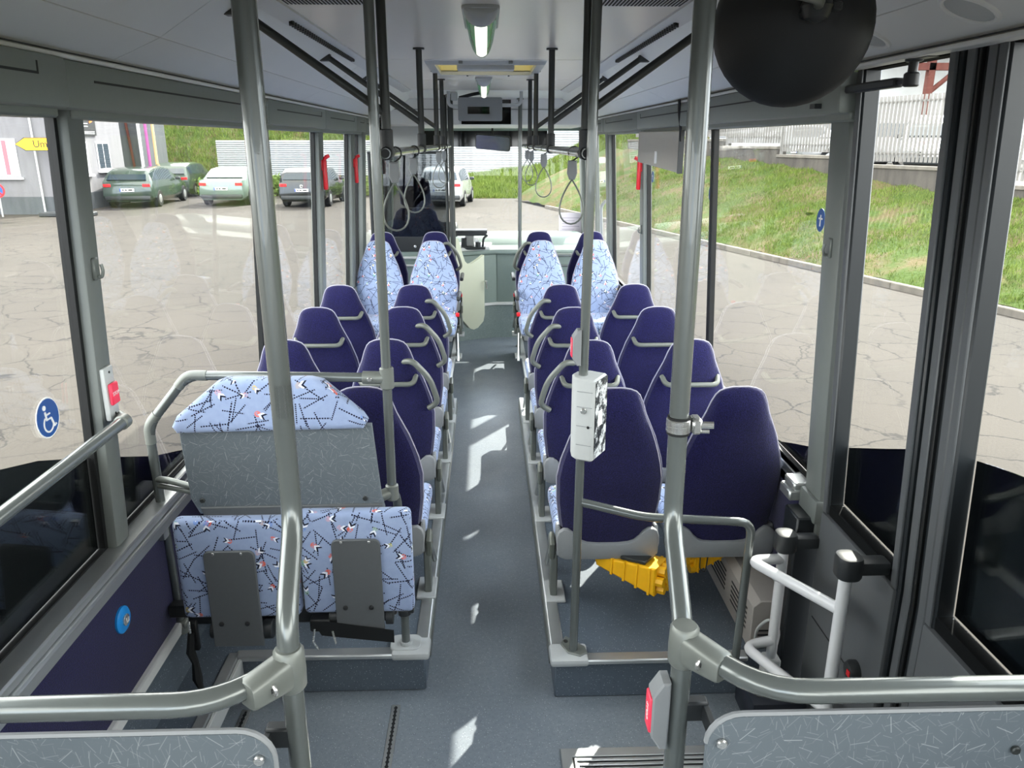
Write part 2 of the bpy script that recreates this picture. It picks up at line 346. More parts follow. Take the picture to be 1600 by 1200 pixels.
# ================================================================== THE BUS SHELL
YB, YF = -1.6, 9.62          # back and front of the bus body
GZ = -.33                    # street level
def curve_z(y, t=((.0, 1.46), (1.0, 1.42), (1.2, 1.41), (1.55, 1.377), (1.70, 1.35), (1.97, 1.275), (2.18, 1.19), (2.376, 1.113), (2.64, 1.004), (2.87, .931), (3.05, .87), (3.3, .80))):
    return float(np.interp(y, [a for a, _ in t], [b for _, b in t]))
# floor ------------------------------------------------------------
fl = struct('floor', B().box(-1.2, 1.2, YB, 8.4, -.06, 0), 'vinyl')
struct('floor_step', B().box(-1.19, 1.19, YB+.02, .9, 0, .45), 'vinyl', fl)
struct('floor_front', B().box(-1.2, 1.2, 8.4, YF, -.06, 0), 'vinyl_sunlit_tone', fl)
# seat platforms either side of the aisle
pl = struct('floor_platform_left', B().box(-1.195, -.262, 2.585, 5.72, 0, .178, .006).box(-1.195, -.33, 5.72, 7.75, 0, .235, .006).box(-1.195, -1.015, .92, 2.6, 0, .178, .006), 'vinyl_side')
pr = struct('floor_platform_right', B().box(.248, 1.195, 2.525, 5.72, 0, .178, .006).box(.32, 1.195, 5.72, 7.75, 0, .235, .006), 'vinyl_side')
for s, p, y0 in ((-1, pl, 2.57), (1, pr, 2.51)):
    x = .262 if s < 0 else .248
    struct('edge_trim', B().box(min(s*(x-.012), s*(x+.042)), max(s*(x-.012), s*(x+.042)), y0, 5.72, .165, .186, .005), 'alu', p)
    struct('edge_trim', B().box(min(s*(x-.006), s*1.0), max(s*(x-.006), s*1.0), y0-.008, y0+.045, .165, .187, .005), 'alu', p)
    struct('corner_cap', B().box(min(s*(x-.02), s*(x+.13)), max(s*(x-.02), s*(x+.13)), y0-.014, y0+.10, .16, .192, .012, 2), 'lightgrey', p)
    struct('side_rail', B().box(min(s*(x-.016), s*x), max(s*(x-.016), s*x), y0+.1, 5.7, .09, .17, .004), 'fitting', p)
    struct('edge_trim', B().box(min(s*.30, s*.34), max(s*.30, s*.34), 5.73, 7.75, .22, .245, .005), 'lightgrey', p)
struct('edge_trim', B().box(-1.03, -.985, 1.2, 2.60, .165, .187, .005), 'alu', pl)
struct('inner_edge_trim', B().box(-.985, -.97, 1.3, 2.57, .10, .18, .003), 'lightgrey', pl)
# wheelchair tracks let into the floor
for x, y0, y1 in ((-.372, 1.6, 2.50), (-.947, 1.6, 2.49)):
    b = B().box(x-.017, x+.017, y0, y1, -.001, .004, .001); t = struct('floor_track', b, 'alu', fl)
    b = B(); k = 0
    b.box(x-.004, x+.004, y0+.01, y1-.01, .0035, .0048)
    yy = y0+.02
    while yy < y1-.01:
        b.cyl((x, yy, .0035), .0075, .0014, seg=6); yy += .021
    t2 = struct('track_slot', b, 'ink', fl)
# walls -------------------------------------------------------------
def wall_side(s, name):
    """lower wall, sill, pillars, headers of one side; s = -1 left, +1 right"""
    def bx(x0, x1): return min(s*x0, s*x1), max(s*x0, s*x1)
    segs = [(YB, 9.62)] if s < 0 else [(YB, .60), (2.62, 7.56), (9.35, 9.62)]
    b = B()
    for y0, y1 in segs: b.box(*bx(1.2, 1.27), y0, y1, -.12, .81)
    w = struct(name, b, 'doordark')
    for y0, y1 in segs:
        struct('wall_panel', B().box(*bx(1.185, 1.2), y0+.005, y1-.005, .37, .80, .002), 'velour', w)
        if y0 < 0: struct('wall_skirt', B().prism([(s*1.2, .0), (s*1.2, .33), (s*1.172, .33), (s*1.16, .2), (s*1.12, .06), (s*1.03, .0)], y0, min(y1, 2.6)), 'vinyl_side', w)
        if y1 > 3: struct('wall_skirt', B().box(*bx(1.182, 1.2), max(y0, 2.6), y1, .17, .33), 'vinyl_side', w)
        struct('skirt_trim', B().box(*bx(1.165 if y0 < 0 else 1.182, 1.2), y0, min(y1, 2.6) if y0 < 0 else y1, .325, .372, .006), 'whitemat', w)
        ym = min(y1, 2.72)
        if y0 < ym: struct('sill_rail', B().box(*bx(1.135, 1.24), y0, ym, .795, .838, .006).box(*bx(1.15, 1.245), y0, ym, .836, .868, .006), 'alu', w)
        if y1 > 3: struct('sill_rail', B().box(*bx(1.186, 1.24), ym, y1, .795, .838, .004).box(*bx(1.19, 1.245), ym, y1, .836, .868, .004), 'alu', w)
    return w
WL = wall_side(-1, 'wall_left'); WR = wall_side(1, 'wall_right')
def pillar(wall, s, y0, y1, depth=.08, z0=.80, z1=2.22, mat='pillar', foot=True):
    a, b_ = sorted((s*1.25, s*(1.2-depth+.02)))
    b = B().box(a, b_, y0, y1, z0, z1, .01, 2); struct('pillar', b, mat, wall)
    if foot:
        a, b_ = sorted((s*1.24, s*(1.2-depth+.005))); struct('pillar_foot', B().box(a, b_, y0-.008, y1+.012, .77, .865, .014, 2), 'pillar', wall)
pillar(WL, -1, 2.215, 2.305, .035, z1=2.19); pillar(WL, -1, 5.45, 5.60, .035); pillar(WL, -1, 6.74, 6.92, .035); pillar(WL, -1, 7.25, 7.45, .05); pillar(WL, -1, .42, .6, .035); pillar(WL, -1, 9.4, 9.6, .06, foot=False)
pillar(WR, 1, 2.475, 2.61, .035, .72); pillar(WR, 1, 5.74, 5.88, .035); pillar(WR, 1, 7.36, 7.56, .04); pillar(WR, 1, 9.36, 9.55, .06, foot=False); pillar(WR, 1, .42, .6)
def header(wall, s, y0, y1, x=1.14, z0=2.18, z1=2.302):
    a, b_ = sorted((s*1.26, s*x)); h = struct('header_panel', B().box(a, b_, y0+.003, y1-.003, z0, z1, .012, 2), 'header', wall)
    g = B(); xg = s*x; lo, hi = sorted((xg-s*.0012, xg+s*.004)); zz = z0+.072
    if y1-y0 > .5:
        g.box(lo, hi, y0+.16, y1-.14, zz, zz+.006).box(lo, hi, y1-.146, y1-.14, zz, zz+.03)
        struct('header_groove', g, 'ink', wall)
    a, b_ = sorted((s*1.25, s*(x+.035))); struct('header_lip', B().box(a, b_, y0+(.10 if wall is WL and y0 == 2.128 else 0), y1, z0-.022, z0+.01, .006), 'header', wall)
for y0, y1, x in ((YB, .5, 1.125), (.5, 2.126, 1.125), (2.128, 4.06, 1.14), (4.06, 5.48, 1.14), (5.48, 6.78, 1.14), (6.78, 7.3, 1.14), (7.3, 9.6, 1.16)): header(WL, -1, y0, y1, x)
for y0, y1 in ((YB, .55), (2.45, 4.07), (4.07, 5.76), (5.76, 7.38), (7.38, 7.56)): header(WR, 1, y0, y1)
header(WR, 1, 7.56, 9.6, 1.17, 2.19, 2.302)
# the roof skin and the upper walls above the headers
struct('roof', B().box(-1.27, -.31, YB, YF, 2.62, 2.70).box(.31, 1.27, YB, YF, 2.62, 2.70).box(-.31, .31, YB, 4.71, 2.62, 2.70).box(-.31, .31, 5.41, YF, 2.62, 2.70).box(-1.27, -1.235, YB, YF, 2.30, 2.64).box(1.235, 1.27, YB, YF, 2.36, 2.64), 'white')
# window panes
win_n = 0
def window(s, y0, y1, z0=.86, z1=2.185, foil=True):
    global win_n; win_n += 1
    a, b_ = sorted((s*1.228, s*1.233)); w = struct(f'window_{win_n}', B().box(a, b_, y0, y1, z0, z1), 'glass', None, (s*1.23, (y0+y1)/2, z0), smooth=False)
    a, b_ = sorted((s*1.215, s*1.24)); g = B().box(a, b_, y0-.01, y0+.016, z0, z1).box(a, b_, y1-.016, y1+.01, z0, z1).box(a, b_, y0, y1, z0-.01, z0+.014).box(a, b_, y0, y1, z1-.012, z1+.01)
    struct('gasket', g, 'black', w)
    if foil and y0 < 3.2:
        ys = np.linspace(y0+.02, min(y1-.02, 3.3), 14); poly = [(float(y), max(curve_z(y), z0+.02)) for y in ys]
        poly = [(poly[0][0], z0+.017)]+poly+[(poly[-1][0], z0+.017)]; a, b_ = sorted((s*1.236, s*1.239))
        struct('dark_glazing', B().prism(poly, a, b_, 'x'), 'blackgloss', w)
    return w
window(-1, YB+.1, .42); window(-1, .60, 2.215); window(-1, 2.305, 4.045); window(-1, 4.075, 5.45); window(-1, 5.60, 6.74); window(-1, 6.92, 7.25); window(-1, 7.45, 9.4)
window(1, YB+.1, .42); window(1, 2.61, 4.06); window(1, 4.09, 5.74); window(1, 5.88, 7.36)
struct('wall_back', B().box(-1.2, 1.2, YB-.06, YB, -.1, 1.25).box(-1.2, 1.2, YB-.06, YB, 2.15, 2.6), 'doordark')
window_b = struct('window_12', B().box(-1.2, 1.2, YB-.03, YB-.025, 1.25, 2.15), 'glass', smooth=False)
# ceiling --------------------------------------------------------------
CE = struct('ceiling', B().box(-.70, .70, YB, 2.69, 2.536, 2.55), 'ceil')
for y0, y1 in ((2.70, 4.585), (4.595, 6.005), (6.015, 7.22)):
    if y0 == 4.595:   # panel with the roof hatch opening
        for a in ((-.70, -.34, y0, y1), (.34, .70, y0, y1), (-.34, .34, y0, 4.70), (-.34, .34, 5.42, y1)): struct('ceiling_panel', B().box(*a, 2.53, 2.545), 'ceil', CE)
    else: struct('ceiling_panel', B().box(-.70, .70, y0, y1, 2.53, 2.545, .002), 'ceil', CE)
for s in (-1, 1):
    ys = (YB, .2, 2.43, 4.76, 7.08, YF)
    for y0, y1 in zip(ys, ys[1:]):
        for (xa, za), (xb, zb) in (((.705, 2.525), (.93, 2.385)), ((.933, 2.383), (1.10, 2.312))):
            poly = [(s*xa, za), (s*xb, zb), (s*xb, zb+.016), (s*xa, za+.016)]
            b = B().prism(poly, y0+.002, y1-.002); struct('cove_panel', b, 'cove', CE)
        struct('cove_trim', B().box(*sorted((s*1.070, s*1.115)), y0, y1, 2.302, 2.3155, .003), 'cove', CE)
        struct('cove_shadow_gap', B().box(*sorted((s*1.066, s*1.071)), y0, y1, 2.3150, 2.318), 'ink', CE)
    struct('ceiling_trim', B().prism([(s*.655, 2.531), (s*.655, 2.522), (s*.72, 2.508), (s*.735, 2.51), (s*.72, 2.531)], YB, 7.2), 'whitemat', CE)
    b = B().box(*sorted((s*.692, s*.706)), 3.05, 4.42, 2.502, 2.515, .002); struct('vent_channel', b, 'black', CE)
    b = B(); y = 3.06
    while y < 4.4:
        b.box(*sorted((s*.690, s*.708)), y, y+.012, 2.499, 2.516); y += .04
    o = struct('vent_slats', b, 'darkfit', CE); o['kind'] = 'stuff'
    # joint clips and the perforated loudspeaker plates
    gp = struct('speaker_plate', B().box(*sorted((s*.36, s*.64)), 2.35, 2.74, 2.518, 2.532, .004), 'lightgrey', CE)
    b = B()
    for i in range(22):
        for j in range(20): b.box(s*(.375+i*.012)-.003, s*(.375+i*.012)+.003, 2.47+j*.013, 2.476+j*.013, 2.5165, 2.5185)
    o = struct('speaker_holes', b, 'ink', CE); o['kind'] = 'stuff'
# front fascia of the ceiling, destination box and black band above the windscreen
struct('ceiling_fascia', B().prism([(7.2, 2.545), (7.22, 2.53), (8.05, 2.50), (8.08, 2.26), (8.12, 2.245), (9.55, 2.245), (9.55, 2.56), (7.2, 2.56)], -1.0, 1.0, 'x', .004), 'cove', CE)
struct('fascia_window', B().box(-.245, .245, 8.045, 8.075, 2.262, 2.492, .003), 'blackgloss', CE)
struct('fascia_seam', B().box(-.95, .95, 8.052, 8.06, 2.40, 2.404), 'ink', CE)
# front ------------------------------------------------------------------
WF = struct('wall_front', B().box(-1.2, 1.2, 9.55, 9.62, -.1, .92).box(-1.27, 1.27, 9.5, 9.62, 2.22, 2.64), 'dash')
struct('windscreen_band', B().box(-1.2, .72, 9.53, 9.548, 2.04, 2.25), 'blackgloss', WF)
ws = struct('window_13', B().box(-1.2, 1.2, 9.575, 9.582, .92, 2.23), 'glass', None, (0, 9.58, .92), smooth=False)
struct('gasket', B().box(-1.24, -1.19, 9.55, 9.6, .92, 2.24).box(1.19, 1.24, 9.55, 9.6, .92, 2.24).box(-1.2, 1.2, 9.56, 9.6, .90, .935), 'black', ws)
# bulkhead under the dashboard: vinyl upstand, white strip, grey-green cabinets
b = B().prism([(-.62, 7.95), (-.30, 8.25), (.10, 8.42), (1.18, 8.42), (1.18, 8.52), (.06, 8.52), (-.36, 8.33), (-.66, 8.02)], 0, .37, 'z')
struct('front_upstand', b, 'vinyl_sunlit_tone', WF)
b = B().prism([(-.62, 7.94), (-.30, 8.24), (.10, 8.405), (1.18, 8.405), (1.18, 8.45), (.08, 8.45), (-.34, 8.29), (-.66, 8.0)], .37, .40, 'z', .003)
struct('front_trim', b, 'whitemat', WF)
for poly in ([(-.29, 8.255), (.095, 8.42), (.08, 8.46), (-.31, 8.29)], [(.105, 8.425), (.34, 8.425), (.34, 8.46), (.105, 8.46)], [(.345, 8.425), (.76, 8.425), (.76, 8.46), (.345, 8.46)], [(.765, 8.425), (1.18, 8.425), (1.18, 8.46), (.765, 8.46)]):
    struct('bulkhead_panel', B().prism(poly, .40, .93, 'z', .004), 'dash', WF)
# rear double door on the right -----------------------------------------------
D1 = struct('door_1', B().box(1.12, 1.25, 2.49, 2.615, .0, .79, .006).box(1.16, 1.26, .60, 2.64, 2.325, 2.38).box(1.2, 1.26, .58, .64, 0, 2.33), 'doordark')
def leaf(y0, y1, gz0=.89, gz1=2.30):
    # frame stiles, rails, lower panel, glass
    for a, c in ((y0, y0+.045), (y1-.045, y1)): struct('door_stile', B().box(1.187, 1.24, a, c, .02, 2.32, .005), 'doordark', D1)
    struct('door_stile_cover', B().box(1.180, 1.189, y1-.04, y1-.012, .85, 2.31, .003), 'doorgrey', D1)
    struct('door_stile_cover', B().box(1.180, 1.189, y0+.01, y0+.04, .85, 2.31, .003), 'doorgrey', D1)
    struct('door_rail', B().box(1.19, 1.24, y0+.04, y1-.04, gz0-.06, gz0-.001, .004).box(1.19, 1.24, y0+.04, y1-.04, gz1, gz1+.03, .004), 'dull', D1)
    struct('door_panel', B().box(1.175, 1.24, y0+.012, y1-.012, .03, gz0-.04, .01, 2), 'doorgrey', D1)
    struct('door_seam', B().box(1.1735, 1.177, y0+.05, y1-.05, .44, .445), 'ink', D1)
    g = struct('door_glass', B().box(1.228, 1.233, y0+.04, y1-.04, gz0, gz1), 'glass', D1, smooth=False)
    ys = np.linspace(y0+.051, y1-.051, 8); poly = [(float(y), curve_z(y)) for y in ys]; poly = [(poly[0][0], gz0+.006)]+poly+[(poly[-1][0], gz0+.006)]
    struct('dark_glazing', B().prism(poly, 1.236, 1.239, 'x'), 'blackgloss', D1)
leaf(1.915, 2.445); leaf(1.20, 1.78); 
struct('door_stile', B().box(1.20, 1.25, 1.77, 1.925, .02, 2.325, .008, 2), 'doordark', D1)
struct('door_stile_cover', B().box(1.193, 1.202, 1.79, 1.825, .06, 2.32, .003), 'doorgrey', D1)
struct('door_stile_cover', B().box(1.193, 1.202, 1.87, 1.905, .06, 2.32, .003), 'doorgrey', D1)
struct('door_seal', B().box(1.190, 1.205, 1.843, 1.853, .05, 2.32, .002), 'black', D1)
leaf(.64, 1.19)
# front door on the right (closed)
D2 = struct('door_2', B().box(1.2, 1.26, 7.57, 9.36, .0, .10).box(1.2, 1.26, 7.57, 9.36, 2.17, 2.24), 'doordark')
for y0, y1 in ((7.58, 8.46), (8.47, 9.35)):
    struct('door_stile', B().box(1.2, 1.24, y0, y0+.05, .1, 2.18, .005).box(1.2, 1.24, y1-.05, y1, .1, 2.18, .005), 'pillar', D2)
    struct('door_glass', B().box(1.22, 1.226, y0+.04, y1-.04, .1, 2.18), 'glass', D2, smooth=False)
    struct('door_handle', B().tube([(1.2, y0+.1, .9), (1.15, y0+.1, .95), (1.15, y0+.1, 1.5), (1.2, y0+.1, 1.55)], .015, 8, .04), 'lightgrey', D2)

# the side walls lean inwards above the sill
LEAN = .05
def lean_in(o, s):
    me = o.data; off = LOC[o.name]; zs = [v.co.z+off.z for v in me.vertices]
    if min(zs) < .84 and max(zs) > .9:      # a fold line where the lean begins
        bm = bmesh.new(); bm.from_mesh(me); bmesh.ops.bisect_plane(bm, geom=bm.verts[:]+bm.edges[:]+bm.faces[:], plane_co=(0, 0, .85-off.z), plane_no=(0, 0, 1)); bm.to_mesh(me); bm.free()
    n_ = len(me.vertices); a = np.empty(n_*3, np.float32); me.vertices.foreach_get('co', a); a = a.reshape(-1, 3); z = a[:, 2]+off.z
    a[:, 0] -= s*LEAN*np.maximum(0, z-.85); me.vertices.foreach_set('co', a.ravel()); me.update()
def lean_x(z): return LEAN*max(0, z-.85)
for root, s in [(WL, -1), (WR, 1), (D1, 1), (D2, 1)]+[(o, -1 if o.location.x < 0 else 1) for o in list(bpy.data.objects) if o.name.startswith('window_') and o.parent is None and abs(o.location.x) > 1]:
    lean_in(root, s)
    for ch in root.children: lean_in(ch, s)
# ================================================================== SEATS
ZS = [.30, .39, .50, .63, .71, .81, .91, .96, .99, 1.005, 1.015, 1.02]
WS = [.178, .194, .211, .214, .200, .168, .124, .108, .094, .080, .058, .02]
def seat_w(z): return float(np.interp(z, ZS, WS))
def lean(z): return -(z-.40)*.15
def half_shell(sign, d0):
    """one half of a tapered backrest: sign -1 rear bulge, +1 front bulge"""
    zs = [.295, .30, .36, .43, .52, .63, .69, .74, .79, .84, .89, .93, .965, .99, 1.005, 1.015, 1.02]; N = 9; rings = []
    for z in zs:
        w = seat_w(z)*(.96 if z < .3 else 1); d = d0*(1 if z < .9 else max(.12, 1-((z-.9)/.12)**2*.88)); ring = []
        for k in range(N+1):
            a = math.pi*k/N; ex = math.copysign(abs(math.cos(a))**.75, math.cos(a)); ey = abs(math.sin(a))**.75
            ring.append((w*ex, lean(z)+sign*d*ey, z))
        ring.append((0, lean(z)+.0, z)) if False else None
        rings.append(ring)
    return B().loft(rings)
def outline(off=0):
    pts = []
    for z in (.33, .42, .52, .63, .71, .81, .91, .96, .99, 1.005, 1.015): pts.append((seat_w(z)+.001, lean(z), z))
    pts.append((.03, lean(1.02), 1.021)); return pts+[(-x, y, z) for x, y, z in reversed(pts)]
CACHE = {}
def part(name, key, fn, mat, parent):
    if key not in CACHE:
        me = fn().mesh(name); me.materials.append(MT[mat]); CACHE[key] = me
    o = bpy.data.objects.new(name, CACHE[key]); COL.objects.link(o); o.parent = parent; LOC[o.name] = Vector((0, 0, 0)); return o
def shell_poly():
    h = [(.205, .285), (.213, .33), (.212, .365), (.203, .39), (.185, .402), (.165, .40), (.145, .385), (.127, .362), (.108, .345), (.085, .337), (.04, .334)]
    p = [(-x, z) for x, z in h]+[(x, z) for x, z in h[::-1]]+[(.198, .272), (.175, .262), (-.175, .262), (-.198, .272)]
    return p
def make_seat(name, aisle, handles, buckle=False):
    """aisle: +1 / -1 = side of the seat that faces the aisle for an aisle seat, 0 for a window seat; the seat faces +y"""
    t = empty(name, (0, 0, 0))
    part('backrest', 'back', lambda: half_shell(-1, .058), 'velour', t)
    pad = part('backrest_pad', 'pad', lambda: half_shell(1, .05), 'pattern', t)
    pad['label'] = 'pale blue patterned front cushion of the backrest'
    part('piping_rim_light', 'piping_rim_light', lambda: B().tube(outline(), .0034, 6), 'piping_rim_light', t)
    part('cushion', 'cush', lambda: B().box(-.215, .215, .02, .43, .30, .385, .03, 3).box(-.205, .205, .33, .445, .275, .36, .03, 3), 'pattern', t)
    part('seat_shell', 'shell', lambda: B().prism(shell_poly(), -.066, -.036, 'y', .008, 2).box(-.205, .205, -.05, .42, .262, .305, .012, 2), 'seatplast', t)
    for s in (-1, 1): part('shell_wing', f'wing{s}', lambda: B().prism([(-.06, .29), (-.058, .36), (-.03, .40), (.03, .39), (.05, .33), (.04, .275), (-.05, .275)], *sorted((s*.196, s*.211)), 'x', .004), 'seatplast', t)
    part('cross_beam', 'beam', lambda: B().box(-.205, .205, .09, .14, .218, .264, .006), 'darkmetal', t)
    if aisle:
        a = aisle
        part('leg', f'leg{a}', lambda: B().prism([(.06, .0), (.06, .26), (.17, .26), (.125, .0)], *sorted((a*.195, a*.225)), 'x', .005), 'fitting', t)
        part('foot_plate', f'foot{a}', lambda: B().box(*sorted((a*.16, a*.245)), .02, .19, .0, .014, .004), 'lightgrey', t)
        part('brace', f'brace{a}', lambda: B().tube([(a*.21, .15, .24), (a*.222, .33, .02)], .012, 8), 'alu', t)
        part('side_bracket', f'sb{a}', lambda: B().prism([(-.02, .24), (-.04, .32), (.03, .345), (.09, .29), (.06, .23)], *sorted((a*.215, a*.238)), 'x', .006), 'handle', t)
    if handles:
        zb = .81
        part('grab_bar', 'bar', lambda: B().tube([(-.135, lean(zb)-.035, zb+.03), (-.125, lean(zb)-.085, zb), (.125, lean(zb)-.085, zb), (.135, lean(zb)-.035, zb+.03)], .0125, 10, .035), 'handle', t)
        if aisle:
            a = aisle
            part('side_handle', f'sh{a}', lambda: B().tube([(a*.075, lean(.93)-.035, .915), (a*.125, lean(.93)-.06, .925), (a*.205, lean(.85)-.055, .83), (a*.238, lean(.74)-.045, .70), (a*.19, lean(.70)-.03, .665)], .0145, 10, .05), 'handle', t)
    if buckle and aisle:
        a = aisle
        k = part('belt_buckle', f'bk{a}', lambda: B().box(*sorted((a*.20, a*.23)), .10, .125, .30, .375, .005), 'black', t); k['label'] = 'seat belt buckle with a red key'
        r = part('buckle_key', f'bkk{a}', lambda: B().box(*sorted((a*.198, a*.232)), .098, .127, .375, .41, .005), 'red', t); r.parent = k
        part('armrest', f'ar{a}', lambda: B().box(*sorted((a*.215, a*.25)), -.02, .30, .55, .585, .012, 2), 'darkfit', t)
    return t
ORD = ('first', 'second', 'third', 'fourth', 'fifth', 'sixth')
RY = ((2.93, 3.68, 4.43, 5.14), (2.885, 3.63, 4.39, 5.12))
protos = {}
def place(key, name, args, loc, rz, label, group):
    if key not in protos: protos[key] = o = make_seat(name, *args)
    else: o = dup(protos[key])
    o.location = loc; o.rotation_euler = (0, 0, rz); return tag(o, label, 'bus seat', group)
for si, s in enumerate((-1, 1)):
    side = 'left' if s < 0 else 'right'; wall = 'on the left of the aisle' if s < 0 else 'on the right of the aisle'
    for k, y in enumerate(RY[si]):
        h = k > 0; row = ORD[k]
        extra = {0: 'without grab bars'}.get(k, 'with grab bar')
        place(('a', -s, h), 'bus_seat', (-s, h), (s*.487, y, .178), 0, f'navy aisle seat {extra}, {row} row from the back, {side} of aisle', f'forward-facing aisle seats {wall}')
        place(('w', h), 'bus_seat', (0, h), (s*.972, y, .178), 0, f'navy window seat {extra}, {row} row from the back, {side} of aisle', f'forward-facing window seats {wall}')
    # rear-facing row with the pale fabric towards us, then the front row back to back with it
    place(('ra', -s), 'bus_seat', (s, False, True), (s*.487, 6.86, .232), math.pi, f'rear-facing aisle seat in pale blue patterned fabric with red buckle, {side} of aisle', 'rear-facing seats')
    place('rw', 'bus_seat', (0, False), (s*.972, 6.86, .236), math.pi, f'rear-facing window seat in pale blue patterned fabric, {side} of aisle', 'rear-facing seats')
    place(('fa', -s), 'bus_seat', (-s, True, True), (s*.48, 7.28, .285), 0, f'navy aisle seat beyond the rear-facing patterned seats, foremost row, {side} of aisle', 'foremost row of seats')
    place(('fw',), 'bus_seat', (0, True), (s*.965, 7.28, .285), 0, f'navy window seat beyond the rear-facing patterned seats, foremost row, {side} of aisle', 'foremost row of seats')
# raised plinths that carry the foremost seats
for s in (-1, 1): struct('seat_plinth', B().box(*sorted((s*.35, s*1.16)), 7.3, 7.72, .235, .285, .006), 'lightgrey', pl if s < 0 else pr)

# ================================================================== GRAB POLES AND GUARDS
def bolt(b, c, ax=1, r=.011): return b.cyl(c, r, .006, 'y' if ax == 1 else 'x', 10, .002)
def near_pole(s):
    side = 'left' if s < 0 else 'right'
    x0 = s*.338
    y0, y1 = (1.2, 1.05) if s < 0 else (1.3, 1.09)
    t = empty('grab_pole', (s*.322, y1, .45), f'grey grab pole with kink and sideways rail by the {side} front partition panel', 'grab pole', 'kinked poles beside the aisle')
    zt, zb = (1.475, 1.375) if s < 0 else (1.41, 1.31)
    mk('pole', B().tube([(x0, y0, 2.53), (s*.345 if s > 0 else x0, y0, zt), (s*.322, y1, zb), (s*.320, y1, .45)], .0176, 14, .05), 'pole', t)
    mk('ceiling_flange', B().cyl((x0, y0, 2.515), .034, .016), 'fitting', t)
    mk('rail', B().tube([(s*.335, y1-.005, 1.297), (s*.415, .958, 1.305), (s*1.17, .945, 1.311)], .0186, 14, .075), 'pole', t)
    cb = B(); cb.lathe([(.0200, -.038), (.0245, -.032), (.0255, 0), (.0245, .032), (.0200, .038)], (0, 0, 0), 'z', 16)
    def ring(x, h, w, dz=0): return [(x, w*math.copysign(abs(math.cos(a))**.55, math.cos(a)), dz+h*math.copysign(abs(math.sin(a))**.55, math.sin(a))) for a in np.linspace(0, 2*math.pi, 17)[:-1]]
    cb.loft([ring(-.012, .027, .020), ring(.015, .030, .0235), ring(.05, .026, .0235), ring(.078, .0235, .0225), ring(.082, .021, .0205)])
    cb.rot(Matrix.Translation((s*.322, y1-.002, 1.297)) @ Matrix.Rotation(math.atan2(-.115, s*.09), 4, 'Z')); c = mk('clamp', cb, 'fitting', t)
    b = B(); b.cyl((0, 0, 0), .0115, .006, 'y', 12, .002).rot(Matrix.Translation((s*.337, y1-.056, 1.297)) @ Matrix.Rotation(s*.75, 4, 'Z')); mk('bolt', b, 'steel', c)
    b = B(); b.cyl((0, -.0015, 0), .005, .002, 'y', 6).rot(Matrix.Translation((s*.337, y1-.056, 1.297)) @ Matrix.Rotation(s*.75, 4, 'Z')); mk('bolt_socket', b, 'ink', c)
    mk('wall_cup', B().cyl((s*1.17-.02, .945, 1.311), .034, .04, 'x', 14, .004), 'fitting', t)
    return t
NPL = near_pole(-1); NPR = near_pole(1)
# partition panels below the rails
def rr_poly(x0, x1, z0, z1, r, corners):
    """rounded rectangle in (a, b); corners: which of (x0z0, x1z0, x1z1, x0z1) are rounded"""
    out = []
    for i, (cx, cz, a0) in enumerate(((x0, z0, 180), (x1, z0, 270), (x1, z1, 0), (x0, z1, 90))):
        if corners[i]:
            ox = cx+(r if cx == x0 else -r); oz = cz+(r if cz == z0 else -r)
            for k in range(7):
                a = R(a0+90*k/6); out.append((ox+r*math.cos(a), oz+r*math.sin(a)))
        else: out.append((cx, cz))
    return out
def panel(s):
    side = 'left' if s < 0 else 'right'
    y_p = 1.05 if s < 0 else 1.09
    x0, x1 = sorted((s*.325, s*1.18)); zt = 1.272 if s < 0 else 1.282
    t = empty('partition_panel', (s*.75, .94, .45), f'grey partition panel with fine pale strokes below the {side} front rail', 'partition panel', 'partition panels before the rear seats')
    mk('board', B().prism(rr_poly(x0, x1, .45, zt, .05, (0, 0, s < 0, s > 0)), .932, .946, 'y'), 'laminate', t)
    pts = [(x, .939, z) for x, z in rr_poly(x0, x1, .45, zt, .05, (0, 0, s < 0, s > 0))]
    pts = pts[1:] if s < 0 else pts[1:]
    mk('edge_band', B().tube(pts, .0052, 6), 'seatplast', t)
    b = B()
    for (sx, sz) in ((.345, zt-.045),): b.cyl((s*sx, .925, sz), .0085, .007, 'y', 10, .002)
    mk('screw', b, 'steel', t)
    mk('screw', B().cyl((s*(.345+.455), .925, zt-.07), .0075, .007, 'y', 10, .002), 'darkmetal', t)
    mk('bracket', B().box(*sorted((s*.325, s*.372)), y_p-.012, y_p+.012, 1.145, 1.185, .004), 'darkfit', t); mk('spacer', B().box(*sorted((s*.36, s*.372)), .946, y_p, 1.15, 1.18, .002), 'darkfit', t)
panel(-1); panel(1)
# left guard frame round the fold-up bench
t = empty('guard_frame', (-.34, 2.62, .186), 'grey tubular guard frame with sloping hoop round the fold-up bench', 'guard frame')
mk('upright', B().tube([(-.342, 2.5, 2.53), (-.346, 2.5, .93), (-.338, 2.56, .86), (-.338, 2.62, .60), (-.338, 2.62, .19)], .0165, 12, .03), 'pole', t)
mk('ceiling_flange', B().cyl((-.342, 2.5, 2.515), .032, .016), 'fitting', t)
mk('hoop', B().tube([(-.36, 2.5, 1.338), (-1.03, 2.55, 1.338), (-1.186, 2.55, 1.155), (-1.177, 2.55, .36)], .0165, 12, .055), 'pole', t)
for p in ([(-.96, 2.545, 1.338), (-1.03, 2.55, 1.338), (-1.065, 2.55, 1.297)], [(-1.150, 2.55, 1.198), (-1.186, 2.55, 1.155), (-1.185, 2.55, 1.09)]): mk('elbow', B().tube(p, .0182, 12, .04), 'fitting', t)
mk('t_fitting', B().cyl((-.344, 2.5, 1.30), .024, .075, 'z', 12, .004).tube([(-.344, 2.5, 1.338), (-.425, 2.506, 1.338)], .0225, 12), 'fitting', t)
